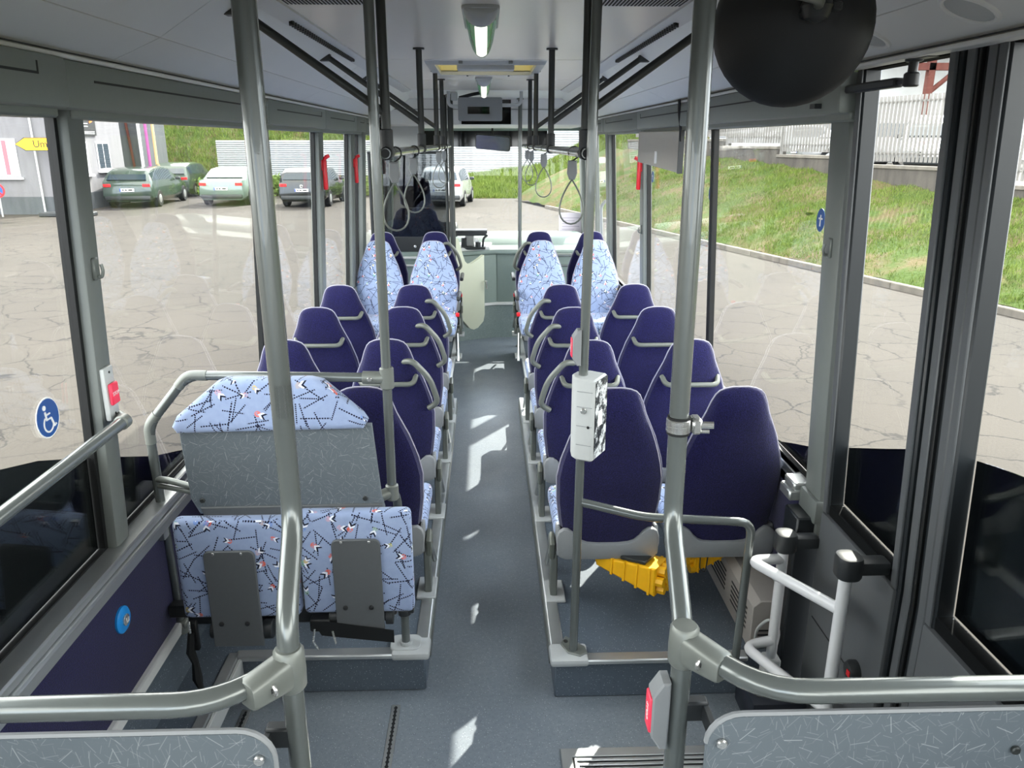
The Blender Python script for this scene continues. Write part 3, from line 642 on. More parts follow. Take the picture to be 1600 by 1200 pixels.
mk('joint', B().cyl((-.346, 2.5, .885), .023, .06, 'z', 12, .005).tube([(-.346, 2.5, .915), (-.405, 2.47, .905)], .021, 12), 'fitting', t)
mk('screw', B().cyl((-.40, 2.478, 1.338), .008, .006, 'y', 10, .001), 'steel', t)
mk('stay', B().tube([(-1.18, 2.545, .955), (-1.12, 2.50, .97), (-1.03, 2.475, .955)], .012, 10, .03).tube([(-1.18, 2.545, .93), (-1.12, 2.505, .94), (-1.03, 2.475, .935)], .010, 10, .03), 'fitting', t)
mk('foot_flange', B().lathe([(.034, 0), (.034, .012), (.025, .03), (.02, .05)], (-1.177, 2.55, .325), 'z', 14).box(-1.20, -1.15, 2.53, 2.60, .335, .372, .006), 'fitting', t)
mk('foot_plate', B().prism(rr_poly(-.40, -.28, 2.58, 2.68, .03, (1, 1, 1, 1)), .186, .196, 'z', .002).cyl((-.338, 2.62, .19), .024, .02), 'lightgrey', t)
mk('collar', B().cyl((-.338, 2.62, .33), .026, .03, 'z', 12, .004).cyl((-.338, 2.62, .43), .028, .03, 'z', 12, .004).box(-.36, -.30, 2.60, 2.64, .345, .43, .004), 'darkfit', t)
mk('wall_lug', B().box(-1.195, -1.165, 2.50, 2.55, .73, .80, .01, 2), 'seatplast', t)
# right stanchion with side rail
t = empty('stanchion', (.32, 2.56, .19), 'grey stanchion with low side rail beside the right aisle seat, carrying a card reader', 'grab pole')
mk('upright', B().tube([(.338, 2.55, 2.53), (.322, 2.56, .19)], .0165, 12), 'pole', t)
mk('ceiling_flange', B().cyl((.338, 2.55, 2.515), .032, .016), 'fitting', t)
mk('side_rail', B().tube([(.332, 2.56, .835), (.56, 2.50, .80), (.93, 2.43, .81), (.935, 2.47, .19)], .0158, 12, .05), 'pole', t)
mk('foot_plate', B().prism([(.275, 2.60), (.30, 2.54), (.345, 2.52), (.375, 2.54), (.37, 2.58), (.30, 2.65)], .186, .198, 'z', .003), 'fitting', t)
mk('screw', B().cyl((.297, 2.61, .197), .009, .004, 'z', 10), 'darkmetal', t)
# strap rails
for s in (-1, 1):
    side = 'left' if s < 0 else 'right'; x = s*.322
    t = empty('strap_rail', (x, 5, 2.063), f'dark overhead strap rail on drop poles, {side} of the aisle', 'handrail', 'overhead strap rails')
    mk('rail', B().tube([(x, 2.57, 2.063), (x, 7.0, 2.063)], .0165, 12), 'pole', t)
    mk('end_cap', B().cyl((x, 2.566, 2.063), .0140, .01, 'y', 12), 'ink', t)
    for y in (2.62, 4.03, 5.27, 5.98):
        mk('drop_pole', B().tube([(x, y, 2.53), (x, y, 2.10)], .0155, 10), 'darkmetal', t)
        if y > 3: mk('flange', B().cyl((x, y, 2.522), .028, .009), 'darkmetal', t)
        mk('t_fitting', B().cyl((x, y, 2.063), .021, .075, 'z', 12, .003).cyl((x, y-.03, 2.063), .0215, .06, 'y', 12, .003), 'darkfit', t)
    for y in (2.62, 4.03, 5.27):
        mk('brace', B().tube([(x, y, 2.185), (s*.77, y-.01, 2.495)], .0138, 10), 'darkmetal', t)
        mk('brace_foot', B().box(*sorted((s*.745, s*.80)), y-.03, y+.02, 2.468, 2.505, .006), 'darkmetal', t)
# hanging straps
def strap(y, x, ang, label, k):
    t = empty('hanging_strap', (x, y, 2.063), label, 'strap handle', 'hanging strap handles')
    mk('hook', B().tube([(x+.006+.021*math.cos(a), y, 2.060+.022*math.sin(a)) for a in np.linspace(R(200), R(-60), 12)]+[(x, y, 2.03)], .0032, 6), 'darkmetal', t)
    mk('clip', B().prism([(x-.016, 2.032), (x+.016, 2.032), (x+.019, 1.985), (x+.010, 1.962), (x-.010, 1.962), (x-.019, 1.985)], y-.011, y+.011, 'y', .004), 'seatplast', t)
    L = []
    for k in range(25):
        a = 2*math.pi*k/24; r = math.sin(a/2); wx = .047*math.sin(a)*r*1.25; L.append((x+wx, y, 1.962-.165*(1-math.cos(a))/2))
    b = B().tube(L[:-1], .0036, 6, close=True)
    mk('loop', b, 'fitting', t)
    return t
for i, (y, x) in enumerate(((2.79, -.322), (3.52, -.322), (5.42, -.322), (6.1, -.322))): strap(y, x, 0, f'looped strap handle, {ORD[i]} from the back on the left strap rail', i)
for i, (y, x) in enumerate(((3.0, .322), (4.5, .322), (5.75, .322), (6.35, .322))): strap(y, x, 0, f'looped strap handle, {ORD[i]} from the back on the right strap rail', i)

# ================================================================== FOLD-UP BENCH
t = empty('fold_up_bench', (-.68, 2.43, .45), 'fold-up bench with patterned blue cushions folded against a grey back panel', 'folding bench')
hp = rr_poly(0, 1, 0, 1, .1, (0, 0, 0, 0))
hd = [(-1.05, 1.20), (-1.035, 1.175), (-.42, 1.185), (-.405, 1.21), (-.42, 1.235), (-.545, 1.352), (-.585, 1.362), (-.86, 1.362), (-.89, 1.35), (-1.03, 1.235)]
mk('head_cushion', B().prism(hd, 2.405, 2.475, 'y', .022, 3), 'pattern', t)
mk('back_panel', B().prism([(-1.035, 1.185), (-.395, 1.195), (-.375, .93), (-.365, .885), (-1.0, .872), (-1.025, .93)], 2.432, 2.455, 'y', .003), 'laminate', t)
b = B().prism([(-.995, .90), (-.37, .905), (-.365, .84), (-.975, .83)], 2.425, 2.44, 'y', .003); mk('lower_panel', b, 'plate', t)
for x in (-.985, -.43): mk('screw', B().cyl((x, 2.424, .925), .009, .008, 'y', 10, .002), 'darkmetal', t)
for i, (x0, x1, z0, z1) in enumerate(((-1.083, -.672, .49, .873), (-.66, -.272, .50, .896))):
    c = mk('seat_cushion', B().box(x0, x1, 2.375, 2.435, z0, z1, .02, 3), 'pattern', t)
    px0, px1, pz0, pz1 = ((-.982, -.808, .385, .765), (-.545, -.378, .442, .802))[i]
    p = mk('hinge_plate', B().prism(rr_poly(px0, px1, pz0, pz1, .022, (0, 0, 1, 1)), 2.360, 2.372, 'y', .003), 'plate', t); p['label'] = 'grey hinge plate on the underside of the folded cushion'
    for dx in (.035, .125): mk('screw', B().cyl((px0+dx, 2.353, pz0+.095), .0085, .008, 'y', 10, .002), 'ink', p)
    for dx in (.035, .130): mk('rivet', B().cyl((px0+dx, 2.356, pz1-.008), .0055, .006, 'y', 8, .001), 'steel', p)
mk('pivot_bracket', B().box(-1.10, -.36, 2.44, 2.50, .42, .49, .008).cyl((-.815, 2.40, .43), .035, .035, 'x', 14, .003).cyl((-1.0, 2.40, .43), .03, .03, 'x', 14, .003).cyl((-.575, 2.40, .475), .03, .03, 'x', 14).cyl((-.375, 2.40, .475), .03, .025, 'x', 14), 'darkfit', t)
mk('support_arm', B().box(-.40, -.345, 2.45, 2.60, .44, .475, .006), 'darkmetal', t); mk('support_arm', B().box(-1.18, -1.06, 2.47, 2.52, .43, .48, .006), 'darkmetal', t)
mk('seat_belt', B().prism([(-.625, .485), (-.58, .485), (-.345, .445), (-.345, .395), (-.60, .43)], 2.352, 2.356, 'y').box(-.64, -.57, 2.355, 2.40, .44, .49, .006), 'black', t)
mk('belt_guide', B().tube([(-.622, 2.35, .46), (-.63, 2.345, .41), (-.615, 2.35, .375)], .004, 6).tube([(-.56, 2.35, .45), (-.55, 2.345, .40)], .004, 6), 'steel', t)
b = B().box(-1.085, -1.055, 2.40, 2.42, .34, .46, .004); 
b.tube([(-1.075, 2.40, .42), (-1.085, 2.395, .34), (-1.072, 2.39, .30), (-1.07, 2.385, .235), (-1.06, 2.38, .19)], [.012, .016, .012, .018, .008], 6)
mk('hanging_belt', b, 'black', t); mk('belt_tongue', B().box(-1.079, -1.071, 2.39, 2.394, .40, .47, .001), 'steel', t)

# ================================================================== FITTINGS ON POLES AND PILLARS
def stop_button(c, face, label, h=.11, w=.036, d=.036):
    """face: unit x direction of the red key"""
    x, y, z = c; t = empty('stop_button', c, label, 'stop button', 'red stop buttons')
    x0, x1 = x, x+face*d
    poly = [(x0, z-h/2), (x0+face*d*.45, z-h/2), (x1, z-h*.30), (x1, z+h*.30), (x0+face*d*.45, z+h/2), (x0, z+h/2)]
    mk('housing', B().prism(poly, y-w/2, y+w/2, 'y', .003), 'seatplast', t)
    k = mk('push_key', B().box(*sorted((x1-face*.004, x1+face*.004)), y-w*.40, y+w*.40, z-h*.26, z+h*.26, .002), 'redbtn', t)
    text('STOP', .014, 'paper', k, (x1+face*.0045, y, z), (R(90), R(90) if face < 0 else R(-90), R(-90) if face < 0 else R(90)), .0004)
    return t
stop_button((.318, 2.556, 1.425), -1, 'stop button with red key high on the stanchion, above the card reader', .125, .045, .03)
stop_button((.302, 1.088, 1.165), -1, 'grey stop button with red key low on the kinked pole, below the clamp', .135, .04, .03)
sb = empty('stop_button', (-1.155, 2.255, 1.37), 'stop button with red key on the window pillar, left side', 'stop button', 'red stop buttons')
mk('housing', B().box(-1.160, -1.142, 2.226, 2.286, 1.29, 1.455, .006, 2), 'lightgrey', sb)
k = mk('push_key', B().box(-1.143, -1.131, 2.233, 2.279, 1.338, 1.405, .004), 'redbtn', sb); text('STOP', .016, 'paper', k, (-1.1305, 2.256, 1.372), (R(90), 0, R(90)), .0004)
for z in (1.308, 1.438): mk('screw', B().cyl((-1.1435, 2.256, z), .004, .003, 'x', 8), 'ink', sb)
# card reader
t = empty('card_reader', (.33, 2.56, 1.02), 'light grey card reader box with speckled dark side, on the stanchion', 'card reader')
pz = [(.293, 2.575), (.292, 2.53), (.305, 2.505), (.350, 2.482), (.362, 2.485), (.415, 2.575), (.36, 2.615), (.31, 2.60)]
mk('casing', B().prism(pz, 1.025, 1.325, 'z', .006), 'lightgrey', t)
sp = NT('speckled_print'); pp = sp.obj(); cc = sp.mix(sp.ramp(sp.noise(pp, 26, 5, .75), (.48, 0), (.56, 1)), lin('#23272a'), lin('#cfd3d3')); MT['speckle'] = sp.out(sp.bsdf(cc, .4))
mk('printed_face', B().prism([(.3655, 2.489), (.4160, 2.573), (.4180, 2.571), (.3675, 2.488)], 1.035, 1.318, 'z'), 'speckle', t)
mk('label_sticker', B().prism([(.3775, 2.506), (.396, 2.537), (.398, 2.535), (.3795, 2.505)], 1.15, 1.205, 'z'), 'paper', t)
mk('lock', B().cyl((.326, 2.487, 1.213), .011, .008, 'y', 12, .002), 'steel', t); mk('screw', B().cyl((.342, 2.482, 1.155), .005, .006, 'y', 8), 'ink', t)
for z in (1.085, 1.155, 1.225, 1.28): mk('casing_groove', B().prism([(.303, 2.504), (.353, 2.480), (.354, 2.482), (.304, 2.506)], z, z+.002, 'z'), 'seatplast', t)
# hose clip
t = empty('pipe_clamp', (.344, 1.3, 1.61), 'shiny steel pipe clamp round the kinked pole, right of the aisle', 'clamp')
mk('band', B().cyl((.344, 1.3, 1.596), .0225, .026, 'z', 16, .002), 'steel', t); mk('rubber_liner', B().cyl((.344, 1.3, 1.592), .0208, .034, 'z', 16), 'black', t)
mk('screw_block', B().box(.366, .384, 1.285, 1.315, 1.594, 1.625, .004).tube([(.372, 1.296, 1.61), (.405, 1.288, 1.612)], .007, 8).tube([(.372, 1.296, 1.598), (.398, 1.288, 1.60)], .004, 8), 'steel', t)
# clear tape round the left pole
TP = NT('clear_tape'); tr = TP.n('BsdfTransparent'); gl = TP.n('BsdfGlossy'); gl.inputs['Roughness'].default_value = .15; mx = TP.n('MixShader'); mx.inputs[0].default_value = .12
TP.t.links.new(tr.outputs[0], mx.inputs[1]); TP.t.links.new(gl.outputs[0], mx.inputs[2]); MT['tape'] = TP.out(mx.outputs[0])
o = mk('adhesive_tape', B().cyl((-.336, 1.2, 1.672), .0182, .055, 'z', 16), 'tape', None, (-.336, 1.2, 1.672)); tag(o, 'clear tape wrapped round the kinked pole before the fold-up bench', 'tape')
# window grab rail on the left
t = empty('window_grab_rail', (-1.1, 1.6, 1.3), 'grey grab rail running along the window beside the left pillar', 'handrail')
mk('rail', B().tube([(-1.095, .65, 1.30), (-1.095, 2.20, 1.30)], .0185, 12), 'pole', t)
mk('end_fitting', B().cyl((-1.095, 2.18, 1.30), .0225, .035, 'y', 12, .004).tube([(-1.095, 2.215, 1.30), (-1.15, 2.29, 1.29)], .014, 10), 'fitting', t)
mk('end_fitting', B().cyl((-1.095, .63, 1.30), .0225, .035, 'y', 12, .004).tube([(-1.095, .64, 1.30), (-1.15, .58, 1.29)], .014, 10), 'fitting', t)
# wheelchair sticker on the first window
t = empty('wheelchair_sticker', (-1.198, 2.0, 1.384), 'round blue wheelchair sticker on the glass of the left window', 'sticker')
mk('disc', B().lathe([(.001, 0), (.056, 0), (.056, .0012), (.001, .0012)], (-1.199, 2.005, 1.384), 'x', 28), 'paper', t)
mk('blue_field', B().lathe([(.001, 0), (.0525, 0), (.0525, .0014), (.001, .0014)], (-1.1987, 2.005, 1.384), 'x', 28), 'signblue', t)
def flat(pts, r): return B().tube([(-1.1971, 2.005+a, 1.384+c) for a, c in pts], r, 6, flat=1)
f = flat([(-.012, .020), (-.010, -.004), (.012, -.004), (.022, -.030), (.031, -.026)], .0034); f.tube([(-1.1971, 2.005-.012, 1.384+.010), (-1.1971, 2.005+.009, 1.384+.010)], .0028, 6)
f.tube([(-1.1971, 2.005-.003+.0225*math.cos(a), 1.384-.016+.0225*math.sin(a)) for a in np.linspace(R(125), R(345), 14)], .0028, 6); f.cyl((-1.1985, 2.005-.013, 1.384+.031), .0072, .003, 'x', 12)
mk('symbol', f, 'paper', t)
# blue request button on the velour panel
t = empty('request_button', (-1.184, 2.165, .637), 'round blue pram request button on the purple wall panel', 'button')
mk('ring', B().lathe([(.002, 0), (.044, 0), (.044, .008), (.036, .014), (.002, .014)], (-1.186, 2.165, .637), 'x', 24), 'blue', t)
mk('push_disc', B().lathe([(.002, 0), (.019, 0), (.019, .005), (.016, .007), (.002, .007)], (-1.173, 2.165, .637), 'x', 20), 'steel', t)
mk('symbol', B().tube([(-1.165, 2.158, .648), (-1.165, 2.160, .630), (-1.165, 2.172, .630), (-1.165, 2.174, .642)], .0016, 6), 'paper', t)
# coat hooks, hammers
def hook(x, y, z, s, label):
    t = empty('coat_hook', (x, y, z), label, 'hook', 'coat hooks on the pillars')
    mk('base_plate', B().box(*sorted((x, x-s*.012)), y-.016, y+.016, z-.03, z+.035, .004), 'fitting', t)
    mk('prong', B().tube([(x-s*.008, y, z-.02), (x-s*.022, y, z-.022), (x-s*.028, y, z-.002), (x-s*.024, y, z+.016)], .005, 8, .008), 'fitting', t)
hook(-1.143, 2.265, 1.745, -1, 'small grey coat hook on the pillar above the red stop button'); hook(1.143, 2.54, 1.76, 1, 'small grey coat hook on the pillar beside the rear door')
hook(1.155, 5.80, 1.47, 1, 'small grey coat hook on the far pillar below the red hammer')
def hammer(x, y, z, s, label):
    t = empty('emergency_hammer', (x, y, z), label, 'emergency hammer', 'red emergency hammers')
    mk('handle', B().box(*sorted((x-s*.03, x)), y-.016, y+.016, z-.15, z+.05, .008, 2), 'red', t)
    mk('hammer_head', B().tube([(x-s*.016, y, z+.03), (x-s*.018, y, z+.062), (x-s*.05, y, z+.078)], .013, 8, .02), 'red', t)
    mk('holder', B().box(*sorted((x-s*.008, x+s*.006)), y-.022, y+.022, z-.02, z+.05, .004), 'red', t)
hammer(-1.128, 5.53, 1.93, -1, 'red emergency hammer on the left window pillar'); hammer(1.128, 5.80, 1.91, 1, 'red emergency hammer on the right window pillar')
hammer(-1.128, 6.85, 1.91, -1, 'red emergency hammer on the pillar beside the driver screen')
for y, z, x, lab in ((2.73, 1.835, 1.177, 'small oval blue emergency exit sticker on the window before the rear door'), (4.13, 1.84, 1.177, 'small blue emergency exit sticker at the dark window joint'), (5.62, 1.86, 1.177, 'small blue emergency exit sticker beside the beige panel')):
    t = empty('exit_sticker', (x, y, z), lab, 'sticker', 'blue exit stickers'); mk('disc', B().lathe([(.001, 0), (.034, 0), (.034, .001), (.001, .001)], (x, y, z), 'x', 20, 1, 1.2), 'signblue', t)
    mk('symbol', B().box(x-.0008, x, y-.004, y+.004, z-.022, z+.018).box(x-.0008, x, y-.016, y+.016, z+.002, z+.008), 'paper', t)
# ================================================================== CEILING LAMPS, HATCH, MIRROR
def lamp(y, w, L, label):
    t = empty('ceiling_lamp', (-.015, y, 2.53), label, 'lamp', 'green-tinted ceiling lamps')
    x = -.015; rings = []
    mk('base_plate', B().prism(rr_poly(x-w-.006, x+w+.006, y-.02, y+L+.01, .04, (1, 1, 1, 1)), 2.518, 2.532, 'z', .003), 'lightgrey', t)
    def sect(yy, d, ww): return [(x+ww*math.cos(a), yy, 2.52-d*math.sin(a)) for a in np.linspace(0, math.pi, 13)]
    mk('housing', B().loft([sect(y-.012, .02, w*.97), sect(y, .036, w), sect(y+L*.10, .050, w*.985), sect(y+L*.13, .050, w*.95)]), 'lightgrey', t)
    mk('lens', B().loft([sect(y+L*.10, .048, w*.95), sect(y+L*.45, .088, w*.92), sect(y+L*.8, .108, w*.89), sect(y+L*.97, .106, w*.85), sect(y+L, .098, w*.82)]), 'greenlens', t)
    mk('reflector', B().loft([[(x+ww*.98*math.cos(a), yy, 2.52-d*math.sin(a)) for a in np.linspace(R(66), R(114), 9)]+[(x, yy, 2.505)] for yy, d, ww in ((y+L*.12, .0525, w*.95), (y+L*.45, .0905, w*.92), (y+L*.8, .1105, w*.86))]), 'lens', t)
lamp(2.80, .058, .50, 'green-tinted ceiling lamp before the roof hatch'); lamp(5.80, .055, .42, 'green-tinted ceiling lamp beyond the roof hatch')
t = empty('roof_hatch', (0, 5.06, 2.53), 'roof hatch frame with cream lining and white lamp bar', 'roof hatch')
b = B(); b.loft([[(-.345, 4.66, 2.530), (.345, 4.66, 2.530), (.345, 5.46, 2.530), (-.345, 5.46, 2.530)], [(-.335, 4.67, 2.512), (.335, 4.67, 2.512), (.335, 5.45, 2.512), (-.335, 5.45, 2.512)]], cap=False)
b.loft([[(-.335, 4.67, 2.512), (.335, 4.67, 2.512), (.335, 5.45, 2.512), (-.335, 5.45, 2.512)], [(-.29, 4.72, 2.514), (.29, 4.72, 2.514), (.29, 5.40, 2.514), (-.29, 5.40, 2.514)], [(-.29, 4.72, 2.54), (.29, 4.72, 2.54), (.29, 5.40, 2.54), (-.29, 5.40, 2.54)]], cap=False)
mk('frame', b, 'lightgrey', t)
mk('lining', B().box(-.30, .30, 4.71, 4.72, 2.535, 2.71).box(-.30, .30, 5.40, 5.41, 2.535, 2.71).box(-.30, -.29, 4.71, 5.41, 2.535, 2.71).box(.29, .30, 4.71, 5.41, 2.535, 2.71), 'hatchcream', t)
mk('lid', B().box(-.33, .33, 4.68, 5.44, 2.705, 2.72, .01), 'opal', t)
mk('lamp_bar', B().box(-.165, .165, 4.73, 4.84, 2.490, 2.535, .008, 2), 'lightgrey', t)
for x in (-.14, .14): mk('catch', B().box(x-.012, x+.012, 4.64, 4.68, 2.515, 2.53, .003), 'fitting', t)
for x in (-.12, .15): mk('screw', B().cyl((x, 5.43, 2.507), .006, .006, 'z', 8), 'darkmetal', t)
for y in (1.70, 2.146):
    x = .955; z = 2.385; tl = Matrix.Translation((x, y, z)) @ Matrix.Rotation(R(28), 4, 'Y') if False else Matrix.Translation((.990, y, 2.3585)) @ Matrix.Rotation(R(23), 4, 'Y')
    t = empty('recessed_light', (.990, y, 2.3585), f'round recessed ceiling spot above the rear door, {"beside the black dome mirror" if y > 2 else "above the door centre post"}', 'lamp', 'recessed spots above the rear door')
    mk('trim_ring', B().tube([(.058*math.cos(a), .058*math.sin(a), 0) for a in np.linspace(0, 2*math.pi, 25)[:-1]], .007, 8, close=True).rot(tl), 'cove', t)
    mk('lens', B().lathe([(.001, 0), (.054, 0), (.054, .006), (.001, .006)], (0, 0, -.002), 'z', 24).rot(tl), 'lightgrey', t)
# round interior mirror seen from behind
t = empty('dome_mirror', (.626, 1.73, 2.32), 'big round black-backed mirror hanging below the ceiling, right side', 'mirror')
ax = (Vector((0, 0, 2.1))-Vector((.626, 1.73, 2.325))).normalized(); q = ax.to_track_quat('Z', 'Y').to_matrix().to_4x4(); ml = Matrix.Translation((.626, 1.70, 2.325)) @ q
mk('back_shell', B().lathe([(.155, -.03), (.159, -.02), (.158, -.008), (.145, .012), (.11, .035), (.06, .05), (.002, .055)], (0, 0, 0), 'z', 40).rot(ml), simple('mirror_back_black', '#1c1e20', .5, 0, .35, .08, 200, .04), t)
mk('mirror_face', B().lathe([(.152, -.031), (.10, -.045), (.002, -.055)], (0, 0, 0), 'z', 40).rot(ml), 'mirror', t)
mk('arm', B().tube([(.36, 1.3, 2.338), (.43, 1.33, 2.337), (.60, 1.50, 2.343), (.635, 1.60, 2.345)], .010, 10, .04), 'fitting', t)
mk('ball_joint', B().lathe([(.002, -.03), (.022, -.022), (.03, 0), (.022, .022), (.002, .03)], (.628, 1.585, 2.345), 'z', 16).tube([(.628, 1.585, 2.345), (.628, 1.68, 2.335)], .012, 8).box(.652, .672, 1.57, 1.585, 2.335, 2.352, .003), 'darkfit', t)
mk('pole_clamp', B().cyl((.338, 1.3, 2.318), .026, .045, 'z', 14, .003).box(.345, .40, 1.275, 1.325, 2.32, 2.36, .012, 2), 'fitting', t)
mk('bolt', B().cyl((.385, 1.268, 2.34), .009, .008, 'y', 10, .002), 'steel', t)
# door operating arm
t = empty('door_closer', (1.1, 2.36, 2.25), 'black door operating arm with ball joints above the rear door', 'door arm')
mk('bar', B().box(1.085, 1.115, 2.16, 2.62, 2.238, 2.262, .005), 'darkfit', t)
mk('joint', B().cyl((1.10, 2.60, 2.20), .022, .05, 'z', 12, .004).box(1.05, 1.11, 2.58, 2.62, 2.20, 2.215), 'darkfit', t)
mk('joint', B().tube([(1.10, 2.17, 2.25), (1.10, 2.11, 2.252)], .008, 8).cyl((1.10, 2.10, 2.235), .02, .035, 'z', 12, .004).cyl((1.10, 2.10, 2.27), .012, .04, 'z', 12), 'darkfit', t)
mk('hanger', B().box(1.09, 1.12, 2.02, 2.10, 2.30, 2.312).box(1.09, 1.12, 2.02, 2.035, 2.305, 2.40, .003).cyl((1.10, 2.10, 2.295), .022, .022, 'z', 12, .003), 'darkfit', t)

# ================================================================== REAR DOOR RAILS, HEATER, CHOCKS, GRATE
t = empty('door_guard_rail', (1.07, 2.2, .02), 'white bent tubular guard rails with grey end caps at the rear door', 'guard rail')
v1 = [(1.06, 2.44, .22), (1.06, 2.44, .69)]; v2 = [(1.06, 1.985, .05), (1.06, 1.985, .86)]
mk('post', B().tube(v1, .0195, 14), 'white', t); mk('post', B().tube(v2, .0195, 14), 'white', t)
mk('hoop', B().tube([(1.06, 2.44, .655), (.925, 2.40, .675), (1.06, 1.985, .745)], .019, 14, .055), 'white', t)
mk('hoop', B().tube([(1.06, 2.44, .31), (.945, 2.42, .30), (1.06, 1.985, .38)], .019, 14, .055), 'white', t)
for (x, y, z) in ((1.06, 2.44, .69), (1.06, 1.985, .86)):
    c = mk('end_cap', B().prism(rr_poly(x-.035, x+.04, y-.04, y+.04, .03, (1, 1, 1, 1)), z, z+.075, 'z', .012, 2).box(x+.02, 1.18, y-.028, y+.028, z+.015, z+.06, .01, 2), 'darkfit', t)
    c['label'] = 'dark grey moulded end cap'
mk('base_lug', B().box(1.03, 1.09, 2.41, 2.47, .14, .24, .006), 'lightgrey', t)
t = empty('door_motor_box', (1.06, 2.44, 0), 'dark box with fittings at the foot of the white door rails', 'box')
mk('housing', B().box(.955, 1.16, 2.30, 2.50, 0, .135, .015, 2), simple('motor_box_paint', '#262a33', .4, .1, .4, .05, 40), t)
for p in ((.99, 2.295, .07), (1.10, 2.295, .07)): mk('screw', B().cyl(p, .006, .008, 'y', 8), 'steel', t)
b = B(); random.seed(4)
for k in range(7): b.box(.985+k*.014, .995+k*.014, 2.34+.02*(k % 3), 2.355+.02*(k % 3), .13, .16+.02*(k % 2), .002)
b.cyl((1.0, 2.36, .13), .012, .04).cyl((1.03, 2.40, .13), .01, .045)
mk('valve_fittings', b, 'steel', t)
t = empty('heater_box', (1.09, 3.0, .18), 'light grey heater box with slotted side under the right window seat', 'heater')
mk('cabinet', B().prism([(1.02, .18), (1.02, .37), (1.05, .395), (1.15, .395), (1.15, .18)], 2.565, 3.55, 'y', .004), simple('heater_grey', '#a39e98', .5, .1, .4, .05, 40), t)
for j in range(5):
    for y0 in (2.62, 2.90, 3.2): mk('slot', B().box(1.0185, 1.022, y0, y0+.2, .235+j*.022, .243+j*.022), 'ink', t)
mk('front_slot', B().box(1.05, 1.12, 2.563, 2.566, .22, .226).box(1.05, 1.12, 2.563, 2.566, .24, .246).box(1.05, 1.12, 2.563, 2.566, .26, .266), 'ink', t)
o = mk('heater_cable', B().tube([(1.04, 2.56, .22), (1.03, 2.53, .30), (1.07, 2.51, .36), (1.11, 2.50, .31), (1.09, 2.49, .20), (1.04, 2.45, .145)], .006, 8, .05), 'lightgrey', None, (1.04, 2.5, .14)); tag(o, 'thin grey cable looping from the heater box to the dark box', 'cable')
def chock(c, rz, label):
    t = empty('wheel_chock', (0, 0, 0), label, 'wheel chock', 'yellow wheel chocks under the seat')
    mk('wedge', B().prism([(0, .0), (.26, .075), (.27, .105), (.245, .115), (.0, .12)], -.075, .075, 'y', .006), 'yellow', t)
    b = B()
    for k in range(4): b.prism([(.02+k*.055, .004+k*.016), (.03+k*.055, .004+k*.016), (.03+k*.055, .12), (.02+k*.055, .12)], -.08, .08, 'y', .001)
    mk('ribs', b, 'yellow', t)
    for i in range(3):
        for j in range(3): mk('honeycomb_cell', B().lathe([(.021, 0), (.021, .03), (.015, .03), (.015, .004), (.001, .004)], (-.03, -.05+i*.045+(.02 if j % 2 else 0)-.01, .022+j*.038), 'x', 8).rot(Matrix.Identity(4)), 'yellow', t)
    mk('bail_wire', B().tube([(.03, -.082, .10), (.03, -.082, .03), (.075, -.082, .0), (.09, -.082, .11)], .0035, 6, .02), 'darkmetal', t)
    mk('hanger', B().box(.05, .16, -.06, .06, .118, .135, .004), 'darkmetal', t)
    return t
c1 = chock(0, 0, 'yellow wheel chock with honeycomb end under the right aisle seat'); c1.location = (.70, 2.76, .325); c1.rotation_euler = (R(8), R(2), R(148))
c2 = chock(0, 0, 'yellow wheel chock beside the heater box under the right window seat'); c2.location = (.865, 2.96, .325); c2.scale = (.62, .9, .9); c2.rotation_euler = (R(4), R(-2), R(12))
# floor grate at the rear door
t = empty('entrance_grate', (.72, 1.9, 0), 'aluminium framed ribbed floor grate at the rear door', 'floor grate')
mk('frame', B().prism([(.245, 1.3), (.245, 2.245), (1.15, 2.245), (1.15, 2.205), (.285, 2.205), (.285, 1.3)], 0, .012, 'z', .002), 'alu', t)
mk('well', B().box(.285, 1.15, 1.3, 2.205, 0, .004), 'ink', t)
for k in range(16): mk('rib', B().box(.293+.006*k, 1.14, 2.186-k*.022, 2.199-k*.022, .003, .011, .002), 'alu', t)
b = B()
for k in range(16): b.box(.292+.006*k, .299+.006*k, 1.32, 2.199-k*.022, .0035, .0105)
mk('rib_return', b, 'alu', t)
# door emergency knob
t = empty('door_release_knob', (1.15, 2.04, .475), 'round black release knob with red mark on the door panel', 'knob')
mk('body', B().lathe([(.002, 0), (.034, 0), (.034, -.02), (.028, -.03), (.002, -.03)], (1.175, 2.05, .475), 'x', 18), 'darkfit', t); mk('mark', B().box(1.142, 1.146, 2.03, 2.05, .462, .482), 'red', t)
# beige card panel and cable in the right window
t = empty('information_panel', (1.09, 5.1, 2.05), 'beige blank panel hanging in the right window, with small white tag', 'panel')
mk('board', B().prism([(4.50, 1.93), (4.50, 2.155), (5.70, 2.165), (5.70, 1.96)], 1.08, 1.11, 'x', .004), 'card', t); mk('edge', B().box(1.079, 1.111, 4.494, 4.50, 1.925, 2.16), 'darkfit', t)
mk('tag', B().box(1.077, 1.08, 5.06, 5.12, 1.965, 2.04), 'paper', t)
o = mk('cable', B().tube([(1.06, 4.46, 2.32), (1.065, 4.47, 2.25), (1.085, 4.49, 2.17), (1.09, 4.50, 2.10)], .008, 8, .05), 'black', None, (1.06, 4.46, 2.32)); tag(o, 'black cable dropping from the header to the beige panel', 'cable')

